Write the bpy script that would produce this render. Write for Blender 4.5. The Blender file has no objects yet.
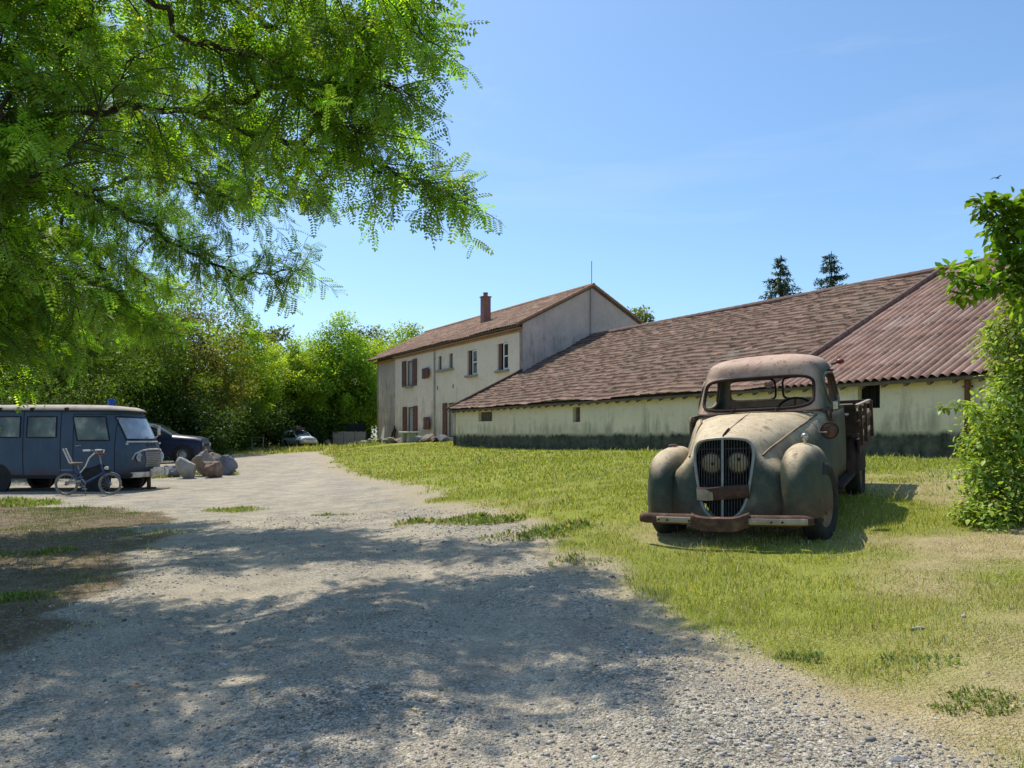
import bpy, bmesh, math, random
import numpy as np
from mathutils import Vector, Matrix

R = math.radians
PI = math.pi
sc = bpy.context.scene
col = sc.collection
rng = np.random.default_rng(7)
random.seed(7)
EYE = 1.2
F = 745.0

def P(px, py, d):
    """a measured photo point at distance d, as a world point"""
    return np.array(((px - 512) / F * d, d, EYE + (437 - py) / F * d))

# ------------------------------------------------------------------ noise in numpy
_perm = np.random.default_rng(3).random((256, 256))
def vnoise(x, y):
    x = np.asarray(x, float); y = np.asarray(y, float)
    xi = np.floor(x).astype(int); yi = np.floor(y).astype(int)
    fx = x - xi; fy = y - yi
    fx = fx * fx * (3 - 2 * fx); fy = fy * fy * (3 - 2 * fy)
    a = _perm[xi % 256, yi % 256]; b = _perm[(xi + 1) % 256, yi % 256]
    c = _perm[xi % 256, (yi + 1) % 256]; d = _perm[(xi + 1) % 256, (yi + 1) % 256]
    return (a * (1 - fx) + b * fx) * (1 - fy) + (c * (1 - fx) + d * fx) * fy - 0.5
def fbm(x, y, oct=4):
    s = 0; a = 1.0
    for i in range(oct):
        s = s + a * vnoise(x * 2**i + 17.3 * i, y * 2**i - 9.1 * i); a *= 0.5
    return s
def sstep(a, b, x):
    t = np.clip((np.asarray(x, float) - a) / (b - a), 0, 1)
    return t * t * (3 - 2 * t)

# ------------------------------------------------------------------ mesh helpers
class MB:
    def __init__(s): s.v = []; s.f = []
    def add(s, vs, fs):
        o = len(s.v); s.v += [tuple(map(float, p)) for p in vs]; s.f += [tuple(i + o for i in f) for f in fs]
        return s
    def box(s, c, size, rot=None, taper=1.0):
        hx, hy, hz = size[0] / 2, size[1] / 2, size[2] / 2
        vs = [(x * (taper if z > 0 else 1), y * (taper if z > 0 else 1), z) for z in (-hz, hz) for x, y in ((-hx, -hy), (hx, -hy), (hx, hy), (-hx, hy))]
        M = Matrix.Identity(3)
        if rot is not None:
            from mathutils import Euler
            M = Euler(rot).to_matrix()
        vs = [tuple(M @ Vector(p) + Vector(c)) for p in vs]
        return s.add(vs, [(3, 2, 1, 0), (4, 5, 6, 7), (0, 1, 5, 4), (1, 2, 6, 5), (2, 3, 7, 6), (3, 0, 4, 7)])
    def bar(s, a, b, w, h=None, up=(0, 0, 1)):
        h = h or w
        a = Vector(a); b = Vector(b); d = (b - a).normalized(); u = Vector(up)
        x = d.cross(u)
        if x.length < 1e-4: x = d.cross(Vector((1, 0, 0)))
        x.normalize(); y = x.cross(d).normalized()
        vs = [p + x * sx * w / 2 + y * sy * h / 2 for p in (a, b) for sx, sy in ((-1, -1), (1, -1), (1, 1), (-1, 1))]
        return s.add(vs, [(3, 2, 1, 0), (4, 5, 6, 7), (0, 1, 5, 4), (1, 2, 6, 5), (2, 3, 7, 6), (3, 0, 4, 7)])
    def grid(s, g, cu=False, cv=False):
        nu = len(g); nv = len(g[0]); vs = [p for r in g for p in r]; fs = []
        for i in range(nu if cu else nu - 1):
            for j in range(nv if cv else nv - 1):
                a = i * nv + j; b = ((i + 1) % nu) * nv + j
                c = ((i + 1) % nu) * nv + (j + 1) % nv; d = i * nv + (j + 1) % nv
                fs.append((a, b, c, d))
        return s.add(vs, fs)
    def tube(s, pts, r, seg=8, closed=False, caps=True, sx=1.0):
        pts = [Vector(p) for p in pts]; n = len(pts)
        rr = r if hasattr(r, '__len__') else [r] * n
        rings = []; prev = None
        for i, p in enumerate(pts):
            if closed: t = pts[(i + 1) % n] - pts[i - 1]
            else: t = pts[min(i + 1, n - 1)] - pts[max(i - 1, 0)]
            t.normalize()
            if prev is None:
                u = t.cross(Vector((0, 0, 1)))
                if u.length < 1e-3: u = t.cross(Vector((1, 0, 0)))
            else: u = prev - t * prev.dot(t)
            u.normalize(); prev = u; w = t.cross(u)
            rings.append([p + (u * math.cos(2 * PI * k / seg) * sx + w * math.sin(2 * PI * k / seg)) * rr[i] for k in range(seg)])
        o = len(s.v)
        s.grid(rings, cu=closed, cv=True)
        if caps and not closed:
            s.f.append(tuple(o + k for k in range(seg))); e = o + (n - 1) * seg
            s.f.append(tuple(e + seg - 1 - k for k in range(seg)))
        return s
    def lathe(s, prof, c=(0, 0, 0), axis='z', seg=24):
        rings = []
        for r, h in prof:
            ring = []
            for k in range(seg):
                a = 2 * PI * k / seg; x, y = r * math.cos(a), r * math.sin(a)
                p = {'z': (x, y, h), 'x': (h, x, y), 'y': (x, h, y)}[axis]
                ring.append((p[0] + c[0], p[1] + c[1], p[2] + c[2]))
            rings.append(ring)
        return s.grid(rings, cv=True)
    def prism(s, poly, axis, a, b):
        """extrude a 2D polygon (list of (u, w)) along an axis from a to b"""
        def pt(u, w, t): return {'x': (t, u, w), 'y': (u, t, w), 'z': (u, w, t)}[axis]
        n = len(poly); vs = [pt(u, w, a) for u, w in poly] + [pt(u, w, b) for u, w in poly]
        fs = [tuple(range(n - 1, -1, -1)), tuple(range(n, 2 * n))] + [(i, (i + 1) % n, n + (i + 1) % n, n + i) for i in range(n)]
        return s.add(vs, fs)
    def ball(s, c, r, seg=14, rings=9, zmin=-1):
        g = []
        for i in range(rings + 1):
            t = -PI / 2 + PI * i / rings
            g.append([(c[0] + r[0] * math.cos(t) * math.cos(2 * PI * k / seg), c[1] + r[1] * math.cos(t) * math.sin(2 * PI * k / seg), c[2] + r[2] * max(math.sin(t), zmin)) for k in range(seg)])
        return s.grid(g, cv=True)

def link(name, me, mat, parent=None):
    if mat: me.materials.append(mat)
    o = bpy.data.objects.new(name, me); col.objects.link(o)
    if parent: o.parent = parent
    return o
def obj(name, mb, mat, parent=None, smooth=None, bevel=0):
    me = bpy.data.meshes.new(name); me.from_pydata(mb.v, [], mb.f); me.validate(); me.update()
    bm = bmesh.new(); bm.from_mesh(me); bmesh.ops.recalc_face_normals(bm, faces=bm.faces); bm.to_mesh(me); bm.free()
    if smooth is not None:
        me.shade_smooth(); me.set_sharp_from_angle(angle=R(smooth))
    o = link(name, me, mat, parent)
    if bevel:
        m = o.modifiers.new('bevel', 'BEVEL'); m.width = bevel; m.segments = 2; m.limit_method = 'ANGLE'
    return o
def np_mesh(name, V, Fc, mat, parent=None, tint=None, smooth=False, extra=None):
    """V (n,3), Fc (m,k) equal sided faces; tint per vertex (n,3)"""
    me = bpy.data.meshes.new(name); V = np.ascontiguousarray(V, np.float32); Fc = np.ascontiguousarray(Fc, np.int32)
    m, k = Fc.shape
    me.vertices.add(len(V)); me.vertices.foreach_set('co', V.ravel())
    me.loops.add(m * k); me.loops.foreach_set('vertex_index', Fc.ravel())
    me.polygons.add(m); me.polygons.foreach_set('loop_start', np.arange(m, dtype=np.int32) * k)
    try: me.polygons.foreach_set('loop_total', np.full(m, k, np.int32))
    except Exception: pass
    me.update(calc_edges=True)
    for nm, arr in ([('tint', tint)] if tint is not None else []) + list((extra or {}).items()):
        a = me.attributes.new(nm, 'FLOAT_COLOR', 'POINT')
        a.data.foreach_set('color', np.hstack([arr, np.ones((len(arr), 1))]).astype(np.float32).ravel())
    if smooth: me.shade_smooth()
    return link(name, me, mat, parent)
def tag(o, label=None, cat=None, group=None, kind=None):
    if label: o['label'] = label
    if cat: o['category'] = cat
    if group: o['group'] = group
    if kind: o['kind'] = kind
    return o
def thing(name, label, cat, loc=(0, 0, 0), rz=0, group=None):
    o = bpy.data.objects.new(name, None); col.objects.link(o)
    o.location = loc; o.rotation_euler = (0, 0, rz); o.empty_display_size = 0.2
    return tag(o, label, cat, group)
def boolean_cut(o, cutters):
    for mb in cutters:
        c = obj('cut', mb, None)
        m = o.modifiers.new('b', 'BOOLEAN'); m.operation = 'DIFFERENCE'; m.object = c; m.solver = 'EXACT'
        dg = bpy.context.evaluated_depsgraph_get()
        me = bpy.data.meshes.new_from_object(o.evaluated_get(dg))
        o.modifiers.clear(); o.data = me
        cm = c.data; bpy.data.objects.remove(c); bpy.data.meshes.remove(cm)

# ------------------------------------------------------------------ material helpers
class N:
    def __init__(s, name):
        s.m = bpy.data.materials.new(name); s.m.use_nodes = True; s.t = s.m.node_tree; s.t.nodes.clear()
        s.out = s.t.nodes.new('ShaderNodeOutputMaterial')
    def n(s, typ, **kw):
        nd = s.t.nodes.new('ShaderNode' + typ)
        for k, v in kw.items(): setattr(nd, k, v)
        return nd
    def set(s, sock, v):
        if v is None: return
        if hasattr(v, 'is_linked') or hasattr(v, 'links'): s.t.links.new(v, sock)
        elif isinstance(v, (tuple, list)) and len(v) == 3 and sock.type == 'RGBA': sock.default_value = (*v, 1)
        else: sock.default_value = v
    def coord(s, which='Object', scale=None, rot=None):
        c = s.n('TexCoord').outputs[which]
        if scale is None: return c
        mp = s.n('Mapping'); s.set(mp.inputs['Vector'], c)
        mp.inputs['Scale'].default_value = scale if hasattr(scale, '__len__') else (scale,) * 3
        if rot: mp.inputs['Rotation'].default_value = rot
        return mp.outputs[0]
    def noise(s, vec, scale=5, detail=4, rough=.55, col=False, dist=0):
        nd = s.n('TexNoise'); s.set(nd.inputs['Vector'], vec); nd.inputs['Scale'].default_value = scale
        nd.inputs['Detail'].default_value = detail; nd.inputs['Roughness'].default_value = rough; nd.inputs['Distortion'].default_value = dist
        return nd.outputs[1 if col else 0]
    def voro(s, vec, scale=5, feat='F1', out=0):
        nd = s.n('TexVoronoi'); nd.feature = feat; s.set(nd.inputs['Vector'], vec); nd.inputs['Scale'].default_value = scale
        return nd.outputs[out]
    def ramp(s, fac, stops, interp='LINEAR'):
        nd = s.n('ValToRGB'); s.set(nd.inputs[0], fac); r = nd.color_ramp; r.interpolation = interp
        while len(r.elements) < len(stops): r.elements.new(.5)
        for e, (p, c) in zip(r.elements, stops):
            e.position = p; e.color = (*c, 1) if hasattr(c, '__len__') else (c, c, c, 1)
        return nd.outputs[0]
    def mix(s, fac, a, b, mode='MIX'):
        nd = s.n('Mix'); nd.data_type = 'RGBA'; nd.blend_type = mode
        s.set(nd.inputs[0], fac); s.set(nd.inputs[6], a); s.set(nd.inputs[7], b)
        return nd.outputs[2]
    def math(s, op, a, b=None, c=None, clamp=False):
        nd = s.n('Math'); nd.operation = op; nd.use_clamp = clamp
        s.set(nd.inputs[0], a); s.set(nd.inputs[1], b)
        if c is not None: s.set(nd.inputs[2], c)
        return nd.outputs[0]
    def sep(s, v):
        nd = s.n('SeparateXYZ'); s.set(nd.inputs[0], v); return nd.outputs
    def attr(s, name):
        nd = s.n('Attribute'); nd.attribute_name = name; return nd.outputs['Color']
    def bump(s, h, strength=.3, dist=.02):
        nd = s.n('Bump'); s.set(nd.inputs['Height'], h); nd.inputs['Strength'].default_value = strength; nd.inputs['Distance'].default_value = dist
        return nd.outputs[0]
    def bsdf(s, color, rough=.8, metal=0, normal=None, spec=.3, **kw):
        b = s.n('BsdfPrincipled'); s.set(b.inputs['Base Color'], color); s.set(b.inputs['Roughness'], rough)
        s.set(b.inputs['Metallic'], metal); b.inputs['Specular IOR Level'].default_value = spec
        if normal is not None: s.set(b.inputs['Normal'], normal)
        for k, v in kw.items(): s.set(b.inputs[k.replace('_', ' ')], v)
        s.t.links.new(b.outputs[0], s.out.inputs[0]); return s.m

def mottled(name, c1, c2, scale=4, rough=.8, bump=.15, c3=None, metal=0, spec=.3, bscale=40):
    n = N(name); v = n.coord(); f = n.noise(v, scale, 6, .65)
    st = [(.32, c1), (.68, c2)] if c3 is None else [(.28, c1), (.52, c2), (.72, c3)]
    c = n.ramp(f, st); h = n.noise(v, bscale, 4)
    return n.bsdf(c, rough, metal, n.bump(h, bump, .01), spec)
def leafmat(name, trans=.45, gloss=.06, tcol=(1.35, 1.25, .45)):
    n = N(name); a = n.attr('tint')
    d = n.n('BsdfDiffuse'); n.set(d.inputs[0], a)
    t = n.n('BsdfTranslucent'); n.set(t.inputs[0], n.mix(1, a, tcol, 'MULTIPLY'))
    m = n.n('MixShader'); m.inputs[0].default_value = trans
    n.t.links.new(d.outputs[0], m.inputs[1]); n.t.links.new(t.outputs[0], m.inputs[2])
    g = n.n('BsdfGlossy'); g.inputs['Roughness'].default_value = .45; n.set(g.inputs[0], (.8, .85, .8))
    m2 = n.n('MixShader'); m2.inputs[0].default_value = gloss
    n.t.links.new(m.outputs[0], m2.inputs[1]); n.t.links.new(g.outputs[0], m2.inputs[2])
    n.t.links.new(m2.outputs[0], n.out.inputs[0]); return n.m

# ------------------------------------------------------------------ camera, sun, sky
cam = bpy.data.cameras.new('camera'); co = bpy.data.objects.new('camera', cam); col.objects.link(co)
co.location = (0, 0, EYE); co.rotation_euler = (R(90), 0, 0)
cam.sensor_fit = 'HORIZONTAL'; cam.sensor_width = 36; cam.lens = F / 1024 * 36; cam.shift_y = 53 / 1024
cam.clip_start = .05; cam.clip_end = 3000
sc.camera = co
EL = R(60.5); SAZ = math.atan2(-.56, .83)          # compass angle of the sun from +Y towards +X
sd = Vector((math.sin(SAZ) * math.cos(EL), math.cos(SAZ) * math.cos(EL), math.sin(EL)))
sun = bpy.data.lights.new('sun', 'SUN'); sun.energy = 5.0; sun.angle = R(.53); sun.color = (1, .935, .80)
so = bpy.data.objects.new('sun', sun); col.objects.link(so); so.location = (-20, 30, 50)
so.rotation_euler = (-sd).to_track_quat('-Z', 'Y').to_euler()
w = bpy.data.worlds.new('World'); sc.world = w; w.use_nodes = True
wt = w.node_tree; wt.nodes.clear()
wo = wt.nodes.new('ShaderNodeOutputWorld'); bg = wt.nodes.new('ShaderNodeBackground'); sky = wt.nodes.new('ShaderNodeTexSky')
sky.sky_type = 'NISHITA'; sky.sun_disc = False; sky.sun_elevation = EL; sky.sun_rotation = SAZ
sky.altitude = 100; sky.air_density = 1.0; sky.dust_density = 1.1; sky.ozone_density = 2.0
bg.inputs[1].default_value = .15
tc = wt.nodes.new('ShaderNodeTexCoord'); mp = wt.nodes.new('ShaderNodeMapping'); mp.inputs['Scale'].default_value = (1.1, 1.1, 6.5); mp.inputs['Rotation'].default_value = (.10, -.16, .3)
nz = wt.nodes.new('ShaderNodeTexNoise'); nz.inputs['Scale'].default_value = 2.3; nz.inputs['Detail'].default_value = 7; nz.inputs['Roughness'].default_value = .55; nz.inputs['Distortion'].default_value = .6
rp = wt.nodes.new('ShaderNodeValToRGB'); rp.color_ramp.elements[0].position = .53; rp.color_ramp.elements[1].position = .9
rp.color_ramp.elements[1].color = (.17, .17, .17, 1)
mx = wt.nodes.new('ShaderNodeMix'); mx.data_type = 'RGBA'; mx.inputs[7].default_value = (6.6, 7.0, 7.4, 1)
L = wt.links.new
L(tc.outputs['Generated'], mp.inputs[0]); L(mp.outputs[0], nz.inputs['Vector']); L(nz.outputs[0], rp.inputs[0])
gn = wt.nodes.new('ShaderNodeMix'); gn.data_type = 'RGBA'; gn.blend_type = 'MULTIPLY'; gn.inputs[0].default_value = 1; gn.inputs[7].default_value = (.91, 1.12, 1.24, 1)
L(sky.outputs[0], gn.inputs[6]); L(rp.outputs[0], mx.inputs[0]); L(gn.outputs[2], mx.inputs[6]); L(mx.outputs[2], bg.inputs[0]); L(bg.outputs[0], wo.inputs[0])
sc.view_settings.view_transform = 'Standard'; sc.view_settings.look = 'None'; sc.view_settings.exposure = 0; sc.view_settings.gamma = 1
sc.cycles.max_bounces = 6; sc.cycles.diffuse_bounces = 3; sc.cycles.transmission_bounces = 4; sc.cycles.glossy_bounces = 2

# ------------------------------------------------------------------ terrain
_cp = np.array([
    (0, 0, -1.15), (-3, 3, -1.18), (3, 2, -.98), (1, 3.5, -1.05), (6, 1, -.85), (-8, 8, -1.25), (-3, 8, -1.14), (-11, 17, -1.27), (-8, 25, -1.25), (-15, 30, -1.2),
    (-22, 18, -1.3), (-12, 45, -.92), (-18, 63, -.85), (-8, 46, -.45), (-2.7, 33.5, -.445), (2.5, 25, -.445), (7.7, 16.5, -.445),
    (10.3, 12.2, -.445), (13.5, 9.5, -.44), (1.462, 6.966, -0.875), (2.598, 6.294, -0.831), (2.709, 9.075, -0.669), (3.845, 8.403, -0.625), (2.030, 6.630, -0.853), (2.641, 7.663, -0.752), (1.674, 6.027, -0.912),
    (-1.5, 12, -1.08), (-3, 20, -1.05), (-5.5, 30, -.9), (5, 7, -.62), (7, 5, -.62), (2, 13, -.62), (-14, 12, -1.3), (0.5, 17, -.65),
    (0, 60, -.4), (30, 30, -.4), (30, 5, -.5), (-40, 40, -1.1), (-40, 5, -1.3), (0, 120, -.5), (-60, 110, -.8), (70, 90, -.3), (0, -10, -1.2), (40, -20, -.9), (-40, -20, -1.3),
    (-250, 200, -.8), (250, 200, -.4), (0, 400, -.5), (-250, -50, -1.2), (250, -50, -.7)], float)
def _K(d2): return np.where(d2 > 0, .5 * d2 * np.log(np.maximum(d2, 1e-9)), 0)
_n = len(_cp); _A = np.zeros((_n + 3, _n + 3))
_A[:_n, :_n] = _K(((_cp[:, None, :2] - _cp[None, :, :2])**2).sum(-1)) + np.eye(_n) * .004
_A[:_n, _n] = 1; _A[:_n, _n + 1:] = _cp[:, :2]; _A[_n:, :_n] = _A[:_n, _n:].T
_w = np.linalg.solve(_A, np.concatenate([_cp[:, 2], np.zeros(3)]))
def gz(x, y):
    x = np.asarray(x, float); y = np.asarray(y, float); sh = x.shape; x = x.ravel(); y = y.ravel(); z = np.zeros_like(x)
    for i in range(0, len(x), 20000):
        xs, ys = x[i:i + 20000], y[i:i + 20000]
        d2 = (xs[:, None] - _cp[:, 0])**2 + (ys[:, None] - _cp[:, 1])**2
        z[i:i + 20000] = _K(d2) @ _w[:_n] + _w[_n] + _w[_n + 1] * xs + _w[_n + 2] * ys
    return z.reshape(sh) + EYE
def gz1(x, y): return float(gz(np.array([x]), np.array([y]))[0])

_ey = [-20, 1.5, 2.4, 3.6, 5.5, 9.4, 13, 17.3, 26, 40, 46, 400]; _ex = [2.2, 1.45, 1.2, .86, .40, -.65, -1.85, -3.3, -6.6, -10.9, -11.9, -11.9]
_ly = [-20, 0, 3.3, 4.3, 7.1, 12, 13.5, 15.5, 30, 400]; _lx = [-1.5, -1.8, -2.3, -2.5, -3.5, -5.4, -7, -30, -30, -30]
def masks(x, y):
    """amounts of lawn, bare earth and fresh green at a ground point"""
    sc_ = np.clip(y / 8, .6, 3)
    n1 = fbm(x * .9, y * .9, 4); n2 = fbm(x * 2.6 + 40, y * 2.6, 3)
    d = (x - np.interp(y, _ey, _ex)) + n1 * .42 * np.minimum(sc_, 1.15) + n2 * .22
    lawn = sstep(-.18, .85, d / np.sqrt(sc_))
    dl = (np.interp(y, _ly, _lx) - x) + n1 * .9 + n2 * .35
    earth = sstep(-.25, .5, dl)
    g = fbm(x * .55 + 9, y * .55 + 3, 4)
    fresh = sstep(-.3, .5, g * 1.9 * (1 - .6 * sstep(7, 14, y)) + .62 * sstep(6.5, 12, y) - .45 * sstep(1.4, .1, d) - .12 * sstep(5.5, 2.8, y) + .10)
    # the far verge in front of the trees
    far = sstep(-.5, 1.0, (y - (47 + 1.2 * n1)) + .25 * (x + 17)) * (x < -8)
    lawn = np.maximum(lawn, far * .8)
    return lawn, earth, fresh, d
u = np.linspace(-6.6, 6.6, 440); xs = .62 * np.sinh(u)
u = np.linspace(-2.8, 6.35, 440); ys = 2.2 + 1.15 * np.sinh(u)
X, Y = np.meshgrid(xs, ys, indexing='ij')
Z = gz(X, Y); lawn, earth, fresh, dd = masks(X, Y)
_mid = (np.interp(Y, _ey, _ex) + np.interp(Y, _ly, np.maximum(np.array(_lx), -8))) / 2 + .25 * fbm(Y * .25, Y * 0, 2)
rut = sum(np.exp(-((X - _mid - o_) / (.30 + .015 * Y))**2) for o_ in (-.72, .78)) * (.65 + .9 * fbm(X * 2.5, Y * .8, 4))
fresh = np.where(lawn < .3, np.clip(rut, 0, 1), fresh)
near = np.exp(-np.hypot(X, Y) / 14)
road_amt = (1 - lawn) * (1 - earth)
Z = Z + near * (.030 * fbm(X * 1.3, Y * 1.3, 3) + .012 * fbm(X * 6, Y * 6, 3)) + lawn * near * .05 * fbm(X * 2.2 + 5, Y * 2.2, 3)
# two shallow wheel ruts on the track
mid = (np.interp(Y, _ey, _ex) + np.interp(Y, _ly, np.maximum(np.array(_lx), -8))) / 2
for off in (-.75, .75): Z = Z - .045 * road_amt * near * np.exp(-((X - mid - off) / .28)**2)
nx, ny = X.shape
idx = np.arange(nx * ny).reshape(nx, ny)
quads = np.stack([idx[:-1, :-1], idx[1:, :-1], idx[1:, 1:], idx[:-1, 1:]], -1).reshape(-1, 4)
V = np.stack([X, Y, Z], -1).reshape(-1, 3)
mk = np.stack([lawn, earth, fresh], -1).reshape(-1, 3)
from mathutils.bvhtree import BVHTree
def ground_height(x, y):
    """height of the finished sheet by bilinear lookup"""
    x = np.asarray(x, float); y = np.asarray(y, float)
    i = np.clip(np.searchsorted(xs, x) - 1, 0, nx - 2); j = np.clip(np.searchsorted(ys, y) - 1, 0, ny - 2)
    fx = (x - xs[i]) / (xs[i + 1] - xs[i]); fy = (y - ys[j]) / (ys[j + 1] - ys[j])
    return (Z[i, j] * (1 - fx) + Z[i + 1, j] * fx) * (1 - fy) + (Z[i, j + 1] * (1 - fx) + Z[i + 1, j + 1] * fx) * fy
def gh(x, y): return float(ground_height(np.array([x]), np.array([y]))[0])

def ground_material():
    n = N('ground_earth_gravel_grass'); v = n.coord('Object')
    m = n.sep(n.attr('mask')); lawn, earth, fresh = m[0], m[1], m[2]
    big = n.noise(v, .7, 5, .6); med = n.noise(v, 6, 5, .65); fine = n.noise(v, 55, 4, .7); vfine = n.noise(v, 190, 3, .7)
    cell = n.voro(v, 70, 'F1', 1); cellv = n.sep(cell)[0]; cd = n.voro(v, 70, 'F1', 0)
    cell2 = n.sep(n.voro(v, 150, 'F1', 1))[0]; cd2 = n.voro(v, 150, 'F1', 0)
    stone = n.ramp(cellv, [(0, (.085, .08, .073)), (.35, (.25, .232, .205)), (.75, (.47, .44, .39)), (1, (.70, .67, .62))])
    stone2 = n.ramp(cell2, [(0, (.11, .103, .092)), (.5, (.36, .335, .29)), (1, (.64, .605, .54))])
    sand = n.ramp(fine, [(.25, (.30, .258, .205)), (.5, (.46, .405, .33)), (.8, (.60, .545, .455))])
    grav = n.mix(n.ramp(med, [(.42, 0), (.58, 1)]), stone2, stone)
    grav = n.mix(n.math('MULTIPLY', n.math('MAXIMUM', n.ramp(big, [(.38, 0), (.62, 1)]), fresh), .85), grav, sand)
    dk = n.ramp(n.noise(v, 2.3, 6, .7), [(.3, (.82, .80, .76)), (.6, (1.32, 1.26, 1.14))])
    grav = n.mix(1, grav, dk, 'MULTIPLY')
    crev = n.ramp(n.math('ADD', n.math('MULTIPLY', cd2, .7), n.math('MULTIPLY', cd, .5)), [(.35, 1.12), (.62, .9), (.85, .42)])
    grav = n.mix(n.math('SUBTRACT', .75, n.math('MULTIPLY', fresh, .45)), grav, crev, 'MULTIPLY')
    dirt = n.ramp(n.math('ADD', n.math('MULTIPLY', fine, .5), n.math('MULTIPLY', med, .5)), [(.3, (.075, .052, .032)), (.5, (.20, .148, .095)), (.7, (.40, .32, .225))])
    gmix = n.ramp(n.math('ADD', n.math('MULTIPLY', med, .55), n.math('MULTIPLY', fine, .45)), [(.3, (.09, .105, .026)), (.5, (.22, .21, .055)), (.68, (.38, .30, .12))])
    straw = n.ramp(n.math('ADD', n.math('MULTIPLY', med, .4), n.math('MULTIPLY', fine, .6)), [(.3, (.21, .155, .08)), (.5, (.47, .37, .20)), (.72, (.70, .59, .38))])
    grn = n.ramp(n.math('ADD', n.math('MULTIPLY', big, .5), n.math('MULTIPLY', fine, .5)), [(.3, (.16, .20, .028)), (.6, (.35, .375, .06)), (.8, (.47, .45, .11))])
    grass = n.mix(fresh, straw, grn)
    grass = n.mix(.15, grass, gmix)
    ed = n.math('SUBTRACT', n.math('ADD', lawn, n.math('MULTIPLY', n.math('SUBTRACT', fine, .5), .9)), 0)
    lm = n.ramp(ed, [(.32, 0), (.62, 1)])
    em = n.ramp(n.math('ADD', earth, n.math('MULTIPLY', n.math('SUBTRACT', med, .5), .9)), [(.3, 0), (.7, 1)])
    # worn straw-coloured fringe between track and lawn
    fr = n.math('MULTIPLY', n.ramp(lawn, [(0, 0), (.22, 1), (.55, 1), (.85, 0)]), n.ramp(med, [(.3, .95), (.7, .55)]))
    bare = n.mix(n.ramp(fine, [(.35, 0), (.65, 1)]), (.33, .26, .165), (.58, .49, .345))
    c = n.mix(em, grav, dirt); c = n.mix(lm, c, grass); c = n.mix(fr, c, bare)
    h = n.math('ADD', n.math('MULTIPLY', cd, -.7), n.math('ADD', n.math('MULTIPLY', cd2, -.4), n.math('MULTIPLY', fine, .5)))
    h = n.math('ADD', h, n.math('MULTIPLY', vfine, .25))
    return n.bsdf(c, .95, 0, n.bump(h, .9, .02), .15)
MG = ground_material()
fm = road_amt.reshape(-1)[quads].mean(1) > .5
dist_ok = (V[quads[:, 0], 1] < 60)
fm = fm & dist_ok
def sheet(name, sel):
    q = quads[sel]; used = np.unique(q); re = np.zeros(len(V), int); re[used] = np.arange(len(used))
    o = np_mesh(name, V[used], re[q], MG, smooth=True, extra={'mask': mk[used]})
    return tag(o, kind='structure')
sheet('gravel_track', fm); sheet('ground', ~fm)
# ------------------------------------------------------------------ buildings
AZ = R(-58.48)
def Wp(s, n, z=0): return (.8524 * n - .523 * s, .523 * n + .8524 * s, z)

def stucco(name, base, stain, dirt, zlo, zhi, band=None, streak=.6, grey_x=None):
    n = N(name); v = n.coord('Object'); xyz = n.sep(v)
    big = n.noise(v, .8, 6, .65); med = n.noise(v, 4.5, 6, .7); fine = n.noise(v, 45, 4, .6)
    st = n.math('ADD', n.math('MULTIPLY', n.noise(n.coord('Object', (2.2, 2.2, .30)), 1.6, 6, .75), .62), n.math('MULTIPLY', n.noise(v, 1.1, 5, .6), .38))
    c = n.mix(n.ramp(big, [(.35, 0), (.7, .75)]), base, stain)
    low = n.ramp(n.math('ADD', n.math('DIVIDE', n.math('SUBTRACT', zhi, xyz[2]), zhi - zlo), n.math('MULTIPLY', n.math('SUBTRACT', st, .5), 3.2)), [(.45, 0), (1.0, 1)])
    c = n.mix(n.math('MULTIPLY', low, streak), c, dirt)
    c = n.mix(n.math('MULTIPLY', n.ramp(st, [(.52, 0), (.72, 1)]), .45), c, dirt)
    c = n.mix(n.math('MULTIPLY', n.ramp(med, [(.54, 0), (.68, 1)]), .5), c, tuple(x * .6 for x in base))
    c = n.mix(n.math('MULTIPLY', n.ramp(n.noise(v, 2.1, 7, .75), [(.60, 0), (.66, 1)]), .3), c, tuple(min(x * 1.25, .8) for x in base))
    if band:
        e = n.math('ADD', xyz[2], n.math('ADD', n.math('MULTIPLY', n.math('SUBTRACT', med, .5), .22), n.math('MULTIPLY', n.math('SUBTRACT', st, .5), .55)))
        bf = n.ramp(n.math('ADD', n.math('MULTIPLY', n.math('SUBTRACT', band[0], e), 4.5), .5), [(.2, 0), (.75, 1)])
        c = n.mix(bf, c, n.mix(n.ramp(n.math('ADD', n.math('MULTIPLY', med, .5), n.math('MULTIPLY', st, .5)), [(.38, 0), (.64, 1)]), band[1], band[2]))
    return n.bsdf(c, .93, 0, n.bump(n.math('ADD', n.math('MULTIPLY', med, .6), n.math('MULTIPLY', fine, .4)), .35, .03), .15)

def tilemat(name, cols, moss=(.10, .09, .06), mossamt=.4):
    n = N(name); v = n.coord('Object')
    t = n.sep(n.attr('tint')); r = t[0]
    c = n.ramp(r, [(0, cols[0]), (.35, cols[1]), (.7, cols[2]), (.93, cols[3]), (1, cols[4])])
    b = n.noise(v, .9, 6, .7); c = n.mix(n.math('MULTIPLY', n.ramp(b, [(.42, 0), (.68, 1)]), mossamt), c, moss)
    f = n.noise(v, 14, 5, .7); c = n.mix(.55, c, n.ramp(f, [(.3, .45), (.55, 1), (.75, 1.3)]), 'MULTIPLY')
    sp = n.noise(v, 33, 3, .6); c = n.mix(n.math('MULTIPLY', n.ramp(sp, [(.66, 0), (.74, 1)]), .35), c, (.42, .39, .33))
    c = n.mix(n.math('MULTIPLY', t[1], .75), c, (.03, .025, .022))
    return n.bsdf(c, .9, 0, n.bump(f, .4, .01), .15)

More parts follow.
